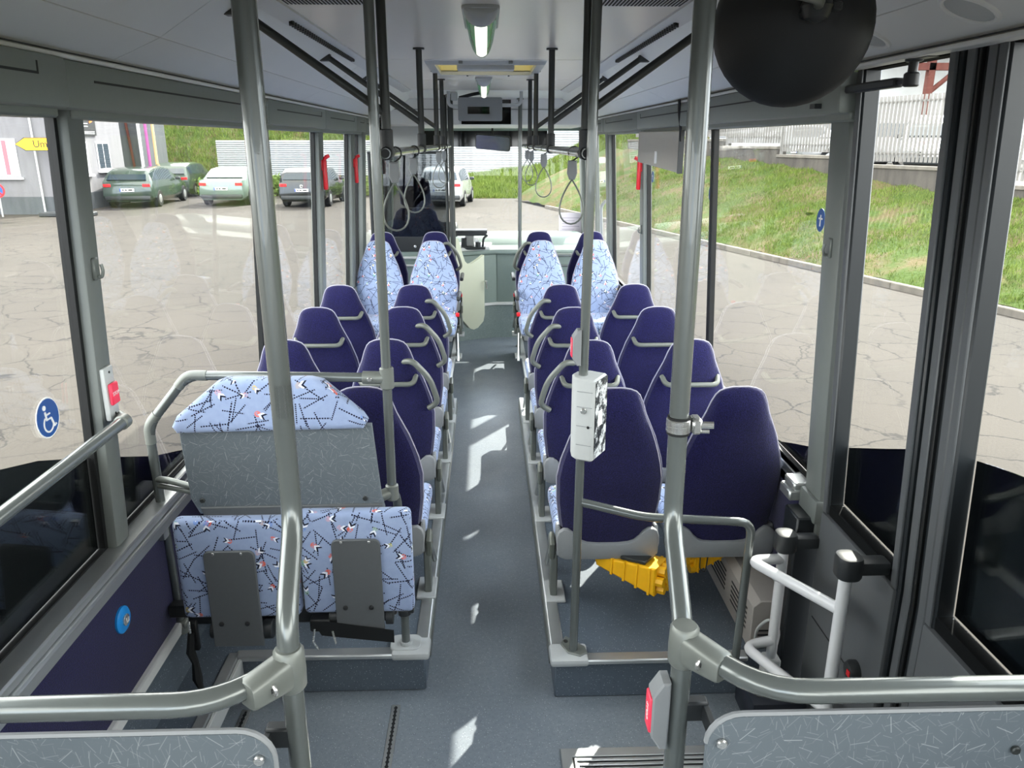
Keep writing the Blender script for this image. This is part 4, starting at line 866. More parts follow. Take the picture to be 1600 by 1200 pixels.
# ================================================================== DRIVER AREA
t = empty('cab_screen', (-.75, 7.78, .3), 'smoked glass screen in dark frame behind the driver seat', 'partition screen')
mk('screen_glass', B().box(-1.13, -.39, 7.776, 7.782, 1.19, 1.99), 'smoke', t, smooth=False)
mk('frame', B().box(-1.15, -.38, 7.765, 7.795, 1.985, 2.01, .004).box(-.405, -.38, 7.765, 7.795, 1.16, 2.0, .004).box(-1.15, -1.125, 7.765, 7.795, 1.16, 2.0, .004).box(-1.15, -.38, 7.765, 7.795, 1.05, 1.195, .004), 'darkfit', t)
mk('lower_panel', B().box(-1.15, -.36, 7.77, 7.80, .24, 1.045, .004), 'dash', t); mk('rail', B().box(-1.14, -.37, 7.745, 7.77, .975, 1.0, .006).box(-1.14, -.37, 7.745, 7.77, .90, .92, .006), 'lightgrey', t)
for x in (-.72, -.42): mk('screw', B().cyl((x, 7.758, 1.10), .014, .01, 'y', 10, .003), 'steel', t)
for x, y, r, lab, g in ((-.335, 7.62, .027, 'thick dark floor-to-ceiling pole beside the cab door', None), (.334, 8.0, .0195, 'slim grey pole beside the front right seats', None)):
    t = empty('grab_pole', (x, y, 0), lab, 'grab pole'); z0 = .235 if x < 0 else 0
    mk('pole', B().tube([(x, y, z0), (x, y, 2.53 if x < 0 else 2.50)], r, 12), 'darkmetal' if x < 0 else 'pole', t); mk('floor_flange', B().cyl((x, y, z0), r+.02, .012), 'fitting', t); mk('ceiling_flange', B().cyl((x, y, 2.49), r+.015, .035), 'fitting', t)
    if x < 0: mk('second_pole', B().tube([(x-.05, y+.05, z0), (x-.05, y+.05, 2.53)], .016, 10), 'darkmetal', t)
t = empty('cab_door', (-.2, 7.75, .23), 'beige driver cab door with curved cut-out and pointed lower edge', 'cab door')
P0, P1 = Vector((-.335, 7.66)), Vector((-.035, 7.96)); du = (P1-P0); nn = Vector((du.y, -du.x)).normalized()
po = [(0, 1.19), (.14, 1.185), (.21, 1.13), (.28, 1.03), (.36, .95), (.45, .915), (.58, .915), (.75, .94), (1, .985), (1, .36), (.95, .29), (.76, .235), (.62, .225), (.48, .25), (.08, .43), (0, .47)]
ra = [(*(P0+du*u), z) for u, z in po]; rb = [(*(P0+du*u-nn*.04), z) for u, z in po]
mk('door_leaf', B().loft([ra, rb]), 'cabdoor', t); mk('hinge', B().cyl((-.33, 7.64, .62), .02, .09).cyl((-.33, 7.64, 1.02), .02, .08), 'fitting', t); mk('latch', B().tube([(-.04, 7.93, .72), (-.015, 7.92, .72), (-.01, 7.93, .64)], .01, 8), 'steel', t)
DB = empty('dashboard', (0, 8.9, .93), 'grey-green dashboard sweeping across under the windscreen', 'dashboard')
b = B().prism([(-1.14, 8.82), (-.42, 8.82), (-.36, 8.20), (.08, 8.385), (1.10, 8.385), (1.10, 9.52), (-1.14, 9.52)], .93, .985, 'z', .02, 3); mk('top', b, 'dash', DB)
mk('cowl', B().prism([(8.75, .98), (8.82, 1.05), (9.0, 1.085), (9.48, 1.06), (9.52, .98)], -1.13, 1.1, 'x', .02, 2), 'dash', DB)
mk('binnacle', B().prism([(8.86, .98), (8.9, 1.14), (8.98, 1.22), (9.1, 1.2), (9.25, 1.0)], -1.05, -.34, 'x', .03, 3), 'darkfit', DB)
mk('console', B().prism([(-.34, 8.2), (.02, 8.37), (.05, 8.75), (-.34, 8.75)], .98, 1.02, 'z', .012, 2), 'lightgrey', DB)
t = empty('steering_wheel', (-.72, 8.62, 1.12), 'black steering wheel behind the smoked screen', 'steering wheel'); ms = Matrix.Translation((-.68, 8.55, 1.16)) @ Matrix.Rotation(R(35), 4, 'X')
mk('rim', B().tube([(.22*math.cos(a), .22*math.sin(a), 0) for a in np.linspace(0, 2*math.pi, 29)[:-1]], .016, 8, close=True).rot(ms), 'black', t)
mk('spokes', B().tube([(-.21, 0, 0), (0, 0, -.02), (.21, 0, 0)], .012, 6).tube([(0, -.21, 0), (0, 0, -.02)], .012, 6).cyl((0, 0, -.04), .06, .04).rot(ms), 'black', t); mk('column', B().tube([(-.68, 8.55, 1.13), (-.68, 8.70, .99)], .03, 10), 'darkfit', t)
t = empty('driver_chair', (-.72, 8.15, 0), 'dark driver seat with headrest seen through the smoked screen', 'driver seat')
def slab(ws, zs, y, d): return B().loft([[(-.72+w*math.copysign(abs(math.cos(a))**.7, math.cos(a)), y+(z-.5)*-.12+d*math.sin(a), z) for a in np.linspace(0, 2*math.pi, 17)[:-1]] for w, z in zip(ws, zs)])
mk('backrest', slab((.20, .24, .26, .25, .20, .15), (.62, .75, 1.0, 1.25, 1.42, 1.46), 8.08, .06), 'velour', t); mk('headrest', slab((.10, .15, .155, .14, .08), (1.47, 1.50, 1.62, 1.73, 1.76), 8.09, .05), 'velour', t)
mk('cushion', B().box(-.96, -.48, 8.1, 8.55, .52, .64, .04, 3), 'velour', t); mk('pedestal', B().box(-.88, -.56, 8.15, 8.45, 0, .53, .02), 'darkfit', t); mk('seat_belt', B().tube([(-.94, 8.03, 1.35), (-.98, 8.05, .9), (-.98, 8.2, .6)], .018, 6), 'black', t)
t = empty('ticket_machine', (-.17, 8.3, 1.0), 'ticket machine with tilted screen and card slot on the dashboard console', 'ticket machine')
mk('base', B().box(-.30, -.02, 8.25, 8.45, 1.0, 1.03, .008), 'darkfit', t); mk('stand', B().box(-.24, -.14, 8.34, 8.40, 1.02, 1.17, .01), 'lightgrey', t)
mk('screen_unit', B().box(-.34, .0, 8.22, 8.42, 1.17, 1.205, .008, 2).box(-.33, -.01, 8.215, 8.23, 1.15, 1.18, .004), 'darkfit', t); mk('printer', B().box(-.28, -.22, 8.27, 8.36, 1.02, 1.12, .01).cyl((-.10, 8.27, 1.03), .03, .05).tube([(-.05, 8.27, 1.03), (-.04, 8.26, 1.12), (.0, 8.28, 1.15)], .012, 8, .02), 'darkfit', t); mk('paper_roll', B().tube([(-.14, 8.26, 1.10), (-.09, 8.26, 1.10)], .02, 10), 'paper', t)
t = empty('front_barrier', (.8, 8.33, .1), 'two grey horizontal rails before the front right windscreen corner', 'barrier'); 
mk('rail', B().tube([(.42, 8.30, .0), (.42, 8.30, .93), (1.15, 8.30, .93)], .018, 10, .06), 'pole', t); mk('rail', B().tube([(.42, 8.30, .82), (1.15, 8.30, .82)], .014, 10), 'pole', t)
t = empty('rear_view_mirror', (.09, 9.2, 2.1), 'inside rear-view mirror hanging under the black windscreen band', 'mirror'); mm = Matrix.Translation((.07, 9.2, 2.085)) @ Matrix.Rotation(R(-14), 4, 'Z') @ Matrix.Rotation(R(13), 4, 'X') @ Matrix.Rotation(R(5), 4, 'Y')
mk('shell', B().prism(rr_poly(-.205, .205, -.085, .085, .03, (1, 1, 1, 1)), 0, .03, 'y', .008).rot(mm), 'darkfit', t); mk('mirror_face', B().prism(rr_poly(-.195, .195, -.076, .076, .025, (1, 1, 1, 1)), -.004, .001, 'y').rot(mm), 'mirror', t); mk('arm', B().tube([(.07, 9.23, 2.15), (.07, 9.32, 2.25)], .012, 8), 'darkfit', t)
t = empty('monitor', (-.05, 7.33, 2.37), 'grey back of a monitor with a black slot held by bent tube bracket', 'monitor')
mk('casing', B().prism(rr_poly(-.25, .145, 2.275, 2.475, .015, (1, 1, 1, 1)), 7.30, 7.33, 'y', .004), 'seatplast', t); mk('recess', B().box(-.165, .03, 7.297, 7.301, 2.335, 2.395), 'blackgloss', t)
mk('bracket', B().tube([(-.335, 7.33, 2.53), (-.335, 7.33, 2.40), (-.24, 7.33, 2.40)], .016, 10, .06), 'lightgrey', t); mk('bracket', B().tube([(.315, 7.33, 2.53), (.315, 7.33, 2.41), (.14, 7.33, 2.41)], .016, 10, .06), 'lightgrey', t); mk('cable', B().tube([(-.24, 7.32, 2.47), (-.12, 7.32, 2.50), (0, 7.32, 2.52)], .016, 6), 'black', t)
mk('antenna_box', B().box(-.315, -.255, 7.33, 7.39, 2.45, 2.52, .006), 'lightgrey', t)
t = empty('driver_locker', (-.89, 8.3, 2.02), 'light grey locker above the driver seat', 'locker'); mk('body', B().box(-1.06, -.66, 8.2, 8.6, 2.0, 2.27, .01), 'lightgrey', t); mk('door_panel', B().box(-1.05, -.67, 8.19, 8.2, 2.01, 2.26, .004), 'lightgrey', t); mk('lock', B().cyl((-1.02, 8.178, 2.23), .015, .014, 'y', 10), 'steel', t)
o = empty('notice_sheet', (1.0, 9.54, 1.1), 'pale printed notice sheet stuck inside the windscreen', 'notice'); mk('sheet', B().box(.88, 1.17, 9.568, 9.57, .97, 1.27), simple('thin_paper', '#d9d0dc', .7), o)
b = B()
for k in range(7): b.box(.92, 1.13-.03*(k % 3), 9.5665, 9.568, 1.0+k*.034, 1.006+k*.034)
mk('print', b, simple('faded_print', '#a79cb0', .7), o)
# ================================================================== OUTSIDE
struct('ground', B().box(-60, 40, -30, 90, GZ-.2, GZ), 'asphalt')
def xc(y): return 10.6-.28*y
def xf(y): return 14.6-.28*y
def base_z(y): return 1.30 if y < 17 else 1.59 if y < 20.2 else 1.77 if y < 22.6 else 1.99 if y < 25.3 else 2.2
def bank_z(u, y):
    top = float(np.interp(y, (0, 17, 20, 23, 30), (.75, 1.05, 1.28, 1.5, 1.8))); return GZ+.10+(top-GZ-.10)*(u**.85)+.05*math.sin(y*2.1+u*5)*u*(1-u)*2+.03*math.sin(y*5.3+u*9)
ys = np.linspace(-6, 34, 120); us = np.linspace(0, 1, 16); V = []; F = []
for y in ys:
    for u in us: V.append((xc(y)+.12+(xf(y)-xc(y)-.12)*u, y, bank_z(u, y)))
n = len(us)
for i in range(len(ys)-1):
    for j in range(n-1): F.append((i*n+j, i*n+j+1, (i+1)*n+j+1, (i+1)*n+j))
o = raw('grass_bank', V, F, 'soil'); o['kind'] = 'structure'
k = empty('kerb', (9, 6, GZ), kind='structure')
y = -4.0
while y < 30:
    b = B(); a, c = y+.008, y+.992; b.prism([(xc(a), a), (xc(a)+.13, a), (xc(c)+.13, c), (xc(c), c)], GZ-.05, GZ+.11, 'z', .012); mk('kerb_stone', b, 'kerb', k); y += 1.0
def blades(name, N, fn, h, w, mat='grass'):
    P = fn(N); th = rng.uniform(0, 2*np.pi, N); hh = h*rng.uniform(.5, 1.25, N); ln = rng.normal(0, .35, (N, 2))*hh[:, None]
    dx = np.stack([np.cos(th)*w, np.sin(th)*w, np.zeros(N)], 1); tip = P+np.concatenate([ln, hh[:, None]], 1)
    v = np.stack([P-dx, P+dx, tip], 1).reshape(-1, 3); f = np.arange(N*3).reshape(-1, 3); o = raw(name, v, f, mat); o['kind'] = 'stuff'; tag(o, f'short green grass growing on the {name.split("_")[-1]}', 'grass'); return o
def right_bank(N):
    y = 6+22*rng.uniform(0, 1, N)**1.3; u = rng.uniform(0, 1, N)**.95; key = np.sin(y*1.7+u*4)+np.sin(y*.9-u*7)+rng.normal(0, .7, N); ok = key > -.9
    y = np.where(ok, y, y[0]); u = np.where(ok, u, u[0]); z = np.array([bank_z(float(a), float(b)) for a, b in zip(u, y)]); return np.stack([xc(y)+.14+(4-.14)*u, y, z-.01], 1)
blades('grass_on_bank', 110000, right_bank, .085, .008)
b = B()   # dandelions
# retaining wall and white fence on it
rw = empty('wall_retaining', (10, 16, .3), kind='structure')
for a, c in ((-4, 10), (10, 17), (17, 20.2), (20.2, 22.6), (22.6, 25.3), (25.3, 32)):
    z = base_z((a+c)/2); bb = B().prism([(xf(a), a), (xf(a)+.25, a), (xf(c)+.25, c), (xf(c), c)], .2, z-.10, 'z'); mk('wall_block', bb, 'concrete', rw)
    mk('coping', B().prism([(xf(a)-.03, a), (xf(a)+.28, a), (xf(c)+.28, c), (xf(c)-.03, c)], z-.10, z-.02, 'z', .008), 'kerb', rw)
fe = empty('picket_fence', (xf(18)+.1, 18, 1.5), 'long white steel picket fence on the stepped retaining wall', 'fence')
ang = math.atan2(1, -.28)-math.pi/2
pm = B().box(-.032, .032, -.012, .012, 0, 1.45).mesh('picket', smooth=False); pm.materials.append(MT['fencewhite'])
s_, cnt = 8.0, 0
while s_ < 31.5 and cnt < 290:
    p = bpy.data.objects.new('picket', pm); COL.objects.link(p); p.parent = fe; p.location = Vector((xf(s_)+.1, s_, base_z(s_)+.06))-Vector(fe.location); p.rotation_euler = (0, 0, ang); s_ += .118; cnt += 1
for a, c in ((8, 17), (17, 20.2), (20.2, 22.6), (22.6, 25.3), (25.3, 31.5)):
    z = base_z((a+c)/2)
    for dz in (.22, 1.36): mk('fence_rail', B().prism([(xf(a)+.11, a), (xf(a)+.15, a), (xf(c)+.15, c), (xf(c)+.11, c)], z+dz, z+dz+.04, 'z'), 'fencewhite', fe)
    mk('fence_post', B().box(xf(a)+.06, xf(a)+.14, a-.04, a+.04, z-.35 if a != 8 else z-.1, z+1.6), 'fencewhite', fe)
struct('parking_ground', B().prism([(xf(-4)+.25, -4), (45, -4), (45, 45), (xf(32)+.25, 32)], 1.0, 1.25, 'z'), 'concrete')
# cars -----------------------------------------------------------------
def car(name, label, group, color, L, Wd, H, kind, loc, rz, lights='rear', emblem=False, plate=True):
    """built nose towards +y, rear bumper at y = 0"""
    t = empty(name, (0, 0, 0)); tag(t, label, 'car', group); hw = Wd/2
    if kind == 'hatch': st = [(0, .32, .88, .90, .96), (.06, .24, .93, 1.0, .99), (.14, .22, .95, H-.16, 1), (.55, .22, .95, H-.03, 1), (L*.35, .2, .94, H, 1), (L*.55, .2, .93, H-.05, 1), (L*.74, .2, .92, .95, 1), (L*.93, .22, .72, .74, .93), (L, .3, .6, .61, .80)]
    elif kind == 'estate': st = [(0, .32, .90, .92, .96), (.06, .24, .96, 1.0, .99), (.35, .22, .97, H-.14, 1), (.9, .22, .96, H-.02, 1), (L*.4, .2, .95, H, 1), (L*.55, .2, .94, H-.06, 1), (L*.73, .2, .93, .96, 1), (L*.94, .22, .76, .78, .93), (L, .3, .62, .63, .80)]
    elif kind == 'van': st = [(0, .3, 1.1, 1.15, .96), (.05, .22, 1.1, H-.05, .99), (.5, .22, 1.1, H, 1), (L*.5, .2, 1.1, H, 1), (L*.72, .2, 1.08, H-.08, 1), (L*.86, .2, 1.05, 1.1, 1), (L*.97, .22, .85, .87, .95), (L, .3, .7, .71, .85)]
    else: st = [(0, .34, .90, .92, .93), (.06, .24, .99, 1.0, .98), (.55, .22, 1.0, 1.03, 1), (1.25, .22, .97, H-.04, 1), (L*.42, .2, .96, H, 1), (L*.54, .2, .95, H-.05, 1), (L*.72, .2, .94, .97, 1), (L*.94, .22, .76, .78, .93), (L, .3, .62, .63, .80)]
    rings = []; glassr = []
    for y, zb, zl, zr, wf in st:
        w = hw*wf; wr = w*(.80 if zr-zl > .1 else .93)
        half = [(w*.86, zb), (w, zb+.16), (w, (zb+zl)/2), (w*.96, zl), (wr, zr-.02 if zr-zl > .1 else zr), (wr*.8, zr+.015 if zr-zl > .1 else zr+.003)]
        rings.append([(x, y, z) for x, z in half]+[(-x, y, z) for x, z in half[::-1]])
        glassr.append((y, w*.96, zl, wr, zr))
    mk('body', B().loft(rings), paint(name+'_paint', color) if isinstance(color, str) else color, t)
    # glazing: slightly proud strips of the side and the rear and front screens
    for s in (-1, 1):
        idx = [i for i, g in enumerate(glassr) if g[4]-g[2] > .25]; b = B(); lo = []; hi = []
        for i in idx:
            y, w0, zl, wr, zr = glassr[i]; f = lambda a: (w0+(wr-w0)*a, zl+(zr-zl)*a); a0 = f(.10); a1 = f(.86)
            lo.append((s*(a0[0]+.012), y, a0[1])); hi.append((s*(a1[0]+.012), y, a1[1]))
        b.loft([[p, q, (q[0]-s*.03, q[1], q[2]), (p[0]-s*.03, p[1], p[2])] for p, q in zip(lo, hi)]); mk('side_window', b, 'carglass', t)
    def screen(i, j, nm, sgn):
        y0, w0, zl0, wr0, zr0 = glassr[i]; y1, w1, zl1, wr1, zr1 = glassr[j]; z0 = zr0 if zr0-zl0 < .25 else zl0+.04
        q = [(-w0*.82, y0, z0+.03), (w0*.82, y0, z0+.03), (wr1*.88, y1, zr1-.05), (-wr1*.88, y1, zr1-.05)]; o_ = Vector((0, sgn*.02, .02))
        mk(nm, B().loft([[Vector(p)+o_ for p in q], [Vector(p)-o_ for p in q]]), 'carglass', t)
    first = next(i for i, g in enumerate(glassr) if g[4]-g[2] > .25); last = max(i for i, g in enumerate(glassr) if g[4]-g[2] > .25)
    screen(first-1, first, 'rear_window', -1); screen(last+1, last, 'windscreen', 1)
    r = .32
    for s in (-1, 1):
        for y in (.78, L-.85):
            wh = mk('wheel', B().lathe([(r*.55, -.02), (r*.9, -.03), (r, 0), (r, .16), (r*.9, .19), (r*.6, .185)], (s*(hw-.09)-.08, y, r), 'x', 18), 'tyre', t)
            mk('hub', B().lathe([(.001, 0), (r*.58, 0), (r*.5, .012), (.001, .02)], (s*(hw+.01)-.005, y, r), 'x', 14), 'alu', wh)
            if lights == 'rear': pass
        mk('tail_light', B().box(*sorted((s*hw*.62, s*hw*.93)), -.012, .10, .78, .90, .015), 'taillight', t)
        mk('headlight', B().box(*sorted((s*hw*.5, s*hw*.78)), L-.14, L-.02, .58, .70, .02), 'headlamp', t)
        mk('mirror', B().box(*sorted((s*(hw-.03), s*(hw+.16))), L*.62, L*.62+.12, .93, 1.05, .03), 'darkfit', t)
    if plate:
        for y0, y1 in ((-.03, -.005), (L+.002, L+.02)):
            z = .62 if y0 < 0 and kind != 'hatch' else .48 if y0 > 0 else .60
            p = mk('number_plate', B().box(-.26, .26, y0, y1, z, z+.11, .004), 'paper', t); e = y0 if y0 < 0 else y1
            mk('plate_band', B().box(-.26, -.22, e-.002, e+.002, z+.004, z+.106), 'plateblue', p)
            mk('plate_print', B().box(-.17, -.11, e-.002, e+.002, z+.03, z+.08).box(-.07, 0, e-.002, e+.002, z+.03, z+.08).box(.05, .2, e-.002, e+.002, z+.03, z+.08), 'ink', p)
    mk('bumper', B().box(-hw*.9, hw*.9, -.05, .1, .30, .46, .04, 2).box(-hw*.76, hw*.76, L-.12, L+.03, .28, .46, .04, 2), 'darkfit', t)
    mk('grille', B().box(-hw*.4, hw*.4, L-.05, L+.012, .50, .60, .01), 'black', t)
    if emblem:
        e = mk('emblem', B().tube([(.055*math.cos(a), -.022, .80+.055*math.sin(a)) for a in np.linspace(0, 2*math.pi, 21)[:-1]], .009, 6, close=True).tube([(-.045, -.022, .83), (-.02, -.022, .755), (0, -.022, .80), (.02, -.022, .755), (.045, -.022, .83)], .007, 6).tube([(-.02, -.022, .85), (0, -.022, .81), (.02, -.022, .85)], .007, 6), 'steel', t)
    t.location = loc; t.rotation_euler = (0, 0, rz); return t
car('estate_car', 'dark green estate car parked by the white house', None, '#2c3a33', 4.75, 1.84, 1.47, 'estate', (-13.6, 30.4, GZ), R(4))
car('saloon_car', 'silver-green saloon car parked before the grass bank', None, '#66766e', 4.5, 1.78, 1.44, 'saloon', (-10.35, 31.2, GZ), R(0))
car('hatchback', 'black hatchback parked before the ribbed metal shed', None, '#15171a', 4.25, 1.8, 1.46, 'hatch', (-7.05, 30.4, GZ), R(-2), emblem=True)
car('hatchback', 'white hatchback ahead of the bus, seen through the windscreen', None, '#a8abad', 4.0, 1.68, 1.50, 'hatch', (-1.78, 30.3, GZ), R(-6))
car('estate_car', 'dark car behind the green estate, with bright tail lights', None, '#3c4a3f', 4.6, 1.8, 1.5, 'estate', (-14.3, 36.2, GZ), R(2))
car('hatchback', 'white car side-on behind the picket fence', None, '#808183', 4.1, 1.75, 1.5, 'hatch', (14.4, 26.6, 1.25), R(90))
car('hatchback', 'white car facing the picket fence, grille towards it', None, '#7c7d7f', 4.2, 1.75, 1.55, 'hatch', (13.4, 23.6, 1.25), R(150))
car('van', 'white van far along behind the picket fence', None, '#a3a3a2', 5.2, 1.95, 2.0, 'van', (16.5, 36.0, 1.25), R(80))
car('saloon_car', 'pale saloon car behind the picket fence, between the van and the side-on car', None, '#8f9498', 4.5, 1.78, 1.45, 'saloon', (13.9, 30.6, 1.25), R(88))
# the white house ---------------------------------------------------------
HS = empty('house', (-22, 32, GZ), 'white rendered house with grey plinth and striped curtains', 'house')
X1, Y0, Y1 = -14.9, 27.9, 33.4
mk('wall', B().box(-34, X1, Y0, Y1, GZ, 6.2), 'render', HS); mk('plinth', B().box(-34.02, X1+.02, Y0-.02, Y1+.02, GZ, .27), 'plinth', HS); mk('roof', B().prism([(-34.6, 6.2), (X1+.5, 6.2), (X1+.5, 6.32), (-25, 8.5), (-34.6, 6.32)], Y0-.5, Y1+.5, 'y'), 'hallgrey', HS)
mk('gutter', B().tube([(-34, Y0-.28, 6.15), (X1+.3, Y0-.28, 6.15)], .07, 8), 'white', HS); mk('cornice', B().box(-34, X1+.03, Y0-.05, Y0, 3.0, 3.12), 'plinth', HS)
mk('downpipe', B().tube([(-15.35, Y0-.08, 6.1), (-15.35, Y0-.08, GZ)], .032, 8), 'lightgrey', HS)
def hwin(c0, c1, z0, z1, face, curtain=False, shutter=False):
    """window on the front (face='y') or the side (face='x')"""
    def bx(a0, a1, d0, d1, z0_, z1_): return B().box(a0, a1, Y0-d1, Y0-d0, z0_, z1_) if face == 'y' else B().box(X1+d0, X1+d1, a0, a1, z0_, z1_)
    w = mk('window', bx(c0, c1, .0, .03, z0, z1), 'whitemat', HS)
    f = .06
    mk('pane', bx(c0+f, (c0+c1)/2-f*.5, .03, .04, z0+f, z1-f), 'carglass' if not shutter else 'lightgrey', w); mk('pane', bx((c0+c1)/2+f*.5, c1-f, .03, .04, z0+f, z1-f), 'carglass' if not shutter else 'lightgrey', w)
    mk('window_sill', bx(c0-.08, c1+.08, .0, .12, z0-.10, z0-.02), 'white', w)
    if curtain:
        b = bx(c0+f, c1-f, .04, .045, z0+f, z1-f); mk('curtain', b, simple('pale_curtain', '#aeb4c4', .8), w); bb = B(); x = c0+.25
        while x < c1-.2: bb.box(x, x+.14, Y0-.052, Y0-.045, z0+f, z1-f); x += .42
        mk('curtain_stripes', bb, simple('curtain_red', '#c0606a', .8), w)
hwin(-17.95, -16.0, .95, 2.2, 'y', True); hwin(-22.6, -20.7, .95, 2.05, 'y', True); hwin(-18.35, -16.45, 3.9, 5.2, 'y')
hwin(29.5, 30.5, .95, 2.1, 'x', False, True); hwin(31.2, 32.2, 1.05, 2.08, 'x'); hwin(31.2, 32.2, 3.9, 5.1, 'x')
sg = empty('advert_board', (X1+.05, 30.7, 2.5), 'dark advert board with orange flame on the house side wall', 'sign'); mk('board', B().box(X1+.02, X1+.06, 30.15, 31.3, 2.31, 3.05), 'ink', sg)
mk('flame', B().prism([(30.85, 2.75), (31.05, 2.8), (31.2, 3.0), (31.02, 2.98), (30.78, 3.0), (30.86, 2.88)], X1+.06, X1+.07, 'x'), simple('flame_orange', '#f0702c', .5), sg)
b = B()
for z in (2.37, 2.43, 2.62, 2.72): b.box(X1+.06, X1+.066, 30.25, 30.25+(.9 if z < 2.5 else .45), z, z+.03)
mk('faint_print', b, 'lightgrey', sg)
# shed, hall, banks
SH = empty('metal_shed', (-9, 39, GZ), 'low shed of ribbed pale metal behind the parked cars', 'shed')
def ribbed(x0, x1, y, z0, z1, n, d=.05):
    pts = []
    for i in range(n):
        z = z0+(z1-z0)*i/n; h = (z1-z0)/n; pts += [(y, z), (y-d, z+h*.25), (y-d, z+h*.65), (y, z+h*.9)]
    pts += [(y, z1), (y+.1, z1), (y+.1, z0)]; return B().prism(pts, x0, x1, 'x')
mk('ribbed_wall', ribbed(-12.6, -4.4, 38, .55, 2.15, 17), 'cladding', SH); mk('body', B().box(-12.6, -4.4, 38.1, 40, GZ, 2.12), 'hallgrey', SH)
HA = empty('hall', (0, 46, GZ), 'long hall of white ribbed cladding beyond the grass mound', 'building'); mk('ribbed_wall', ribbed(-4, 14, 46, .3, 4.6, 34), 'cladding', HA); mk('body', B().box(-4, 14, 46.1, 58, GZ, 4.6), 'hallgrey', HA); mk('roof', B().box(-4.3, 14.3, 45.7, 58.2, 4.6, 4.85), 'hallgrey', HA)
HB = empty('hall', (-13, 56, GZ), 'dark grey hall far behind the metal shed', 'building'); mk('body', B().box(-19, -4.5, 55, 66, GZ, 5.5), 'hallgrey', HB); mk('roof', B().box(-19.3, -4.2, 54.7, 66, 5.5, 5.8), 'doordark', HB)
def hf(name, x0, x1, y0, y1, fz, nx=50, ny=30):
    V = [(x, y, fz(x, y)) for y in np.linspace(y0, y1, ny) for x in np.linspace(x0, x1, nx)]; F = [(j*nx+i, j*nx+i+1, (j+1)*nx+i+1, (j+1)*nx+i) for j in range(ny-1) for i in range(nx-1)]
    o = raw(name, V, F, 'soil'); o['kind'] = 'structure'; return o
def mz(x, y): return GZ-.05+float(np.interp(x, (-2.5, -1, 3, 5, 8, 14), (.45, .65, 1.15, 2.2, 3.5, 4.4)))*min(1, max(0, (y-35.2)/7))**.8+.06*math.sin(x*3+y*2)
def lz(x, y): return GZ-.05+min(1, max(0, (y-41)/6))**.8*5.2*float(np.interp(x, (-24, -14, -6, -3), (.9, 1, .9, .45)))+.06*math.sin(x*2+y*3)
hf('grass_mound', -3, 11, 35.2, 45.9, mz); hf('grass_bank_left', -24, -4.6, 41.1, 54, lz)
def mpts(N): x = rng.uniform(-2.9, 10.9, N); y = 35.3+9*rng.uniform(0, 1, N)**1.2; return np.stack([x, y, np.array([mz(a, c) for a, c in zip(x, y)])], 1)
def lpts(N): x = rng.uniform(-23, -4.8, N); y = 41.2+11*rng.uniform(0, 1, N)**1.4; return np.stack([x, y, np.array([lz(a, c) for a, c in zip(x, y)])], 1)
blades('grass_on_mound', 42000, mpts, .20, .022); blades('grass_on_slope', 42000, lpts, .20, .024)
f2 = empty('picket_fence', (-12, 47.5, 3), 'far pale picket fence on top of the grass bank behind the cars', 'fence')
for kx in range(76):
    x = -23+kx*.24; p = bpy.data.objects.new('picket', pm); COL.objects.link(p); p.parent = f2; p.location = Vector((x, 47.5, lz(x, 47.5)-.05))-Vector(f2.location); p.scale = (1.6, 1, 1)
mk('fence_rail', B().box(-23, -4.8, 47.52, 47.56, 5.2, 5.26), 'fencewhite', f2)
for (x, y, m, lab) in ((-15.75, 37.2, 'white', 'white banner pole by the house corner'), (-15.45, 37.25, simple('magenta_pole', '#a4508f', .5), 'magenta banner pole by the house corner'), (-15.15, 37.3, simple('sand_pole', '#c8a878', .5), 'sand-coloured banner pole by the house corner')):
    o = mk('banner_pole', B().tube([(x, y, GZ), (x, y, 6.5)], .07, 8), m, None, (x, y, GZ)); tag(o, lab, 'pole')
# road signs
k_ = 27.2/17
d = empty('detour_sign', (-9.1*k_, 27.2, GZ), 'yellow arrow-shaped detour sign on posts before the white house', 'road sign')
for x in (-9.0*k_, -8.6*k_): mk('post', B().tube([(x, 27.25, GZ), (x, 27.25, 2.2)], .03, 10), 'alu', d)
mk('foot', B().box(-15.1, -13.4, 26.9, 27.5, GZ, GZ+.14, .03), 'darkfit', d)
ab = [(-9.75, -.055), (-9.55, .065), (-8.35, .065), (-8.35, -.175), (-9.55, -.175)]
mk('arrow_board', B().prism([(x*k_, 2.1+z*k_) for x, z in ab], 27.2, 27.22, 'y', .004), 'signyellow', d)
mk('border', B().prism([((x+.95*0+(-.013 if x < -9 else .013))*k_, 2.1+(z+(.012 if z > 0 else -.012 if z < -.1 else 0))*k_) for x, z in ab], 27.206, 27.23, 'y'), 'ink', d)
text('Umleitung', .205*k_, 'ink', d, (-8.97*k_, 27.196, 2.1-.055*k_), (R(90), 0, 0), .002)
ob = empty('outbuilding', (-16.6, 39, GZ), 'plain grey outbuilding in the gap beside the white house', 'building'); mk('wall', B().box(-17.6, -16.0, 37.6, 40.8, GZ, 5.6), 'plinth', ob); mk('roof', B().box(-17.8, -16.0, 37.4, 41, 5.6, 5.8), 'hallgrey', ob); mk('gutter_pipe', B().tube([(-16.6, 37.53, 5.5), (-16.2, 37.53, GZ)], .06, 8), 'rust', ob)
d = empty('no_parking_sign', (-16.35, 27.0, GZ), 'round blue and red no-parking sign on a post by the house', 'road sign')
mk('post', B().tube([(-16.35, 27.03, GZ), (-16.35, 27.03, .8)], .03, 8), 'alu', d); mk('disc', B().cyl((-16.35, 26.99, .53), .24, .02, 'y', 24), 'red', d); mk('blue_field', B().cyl((-16.35, 26.985, .53), .18, .02, 'y', 24), 'signblue', d)
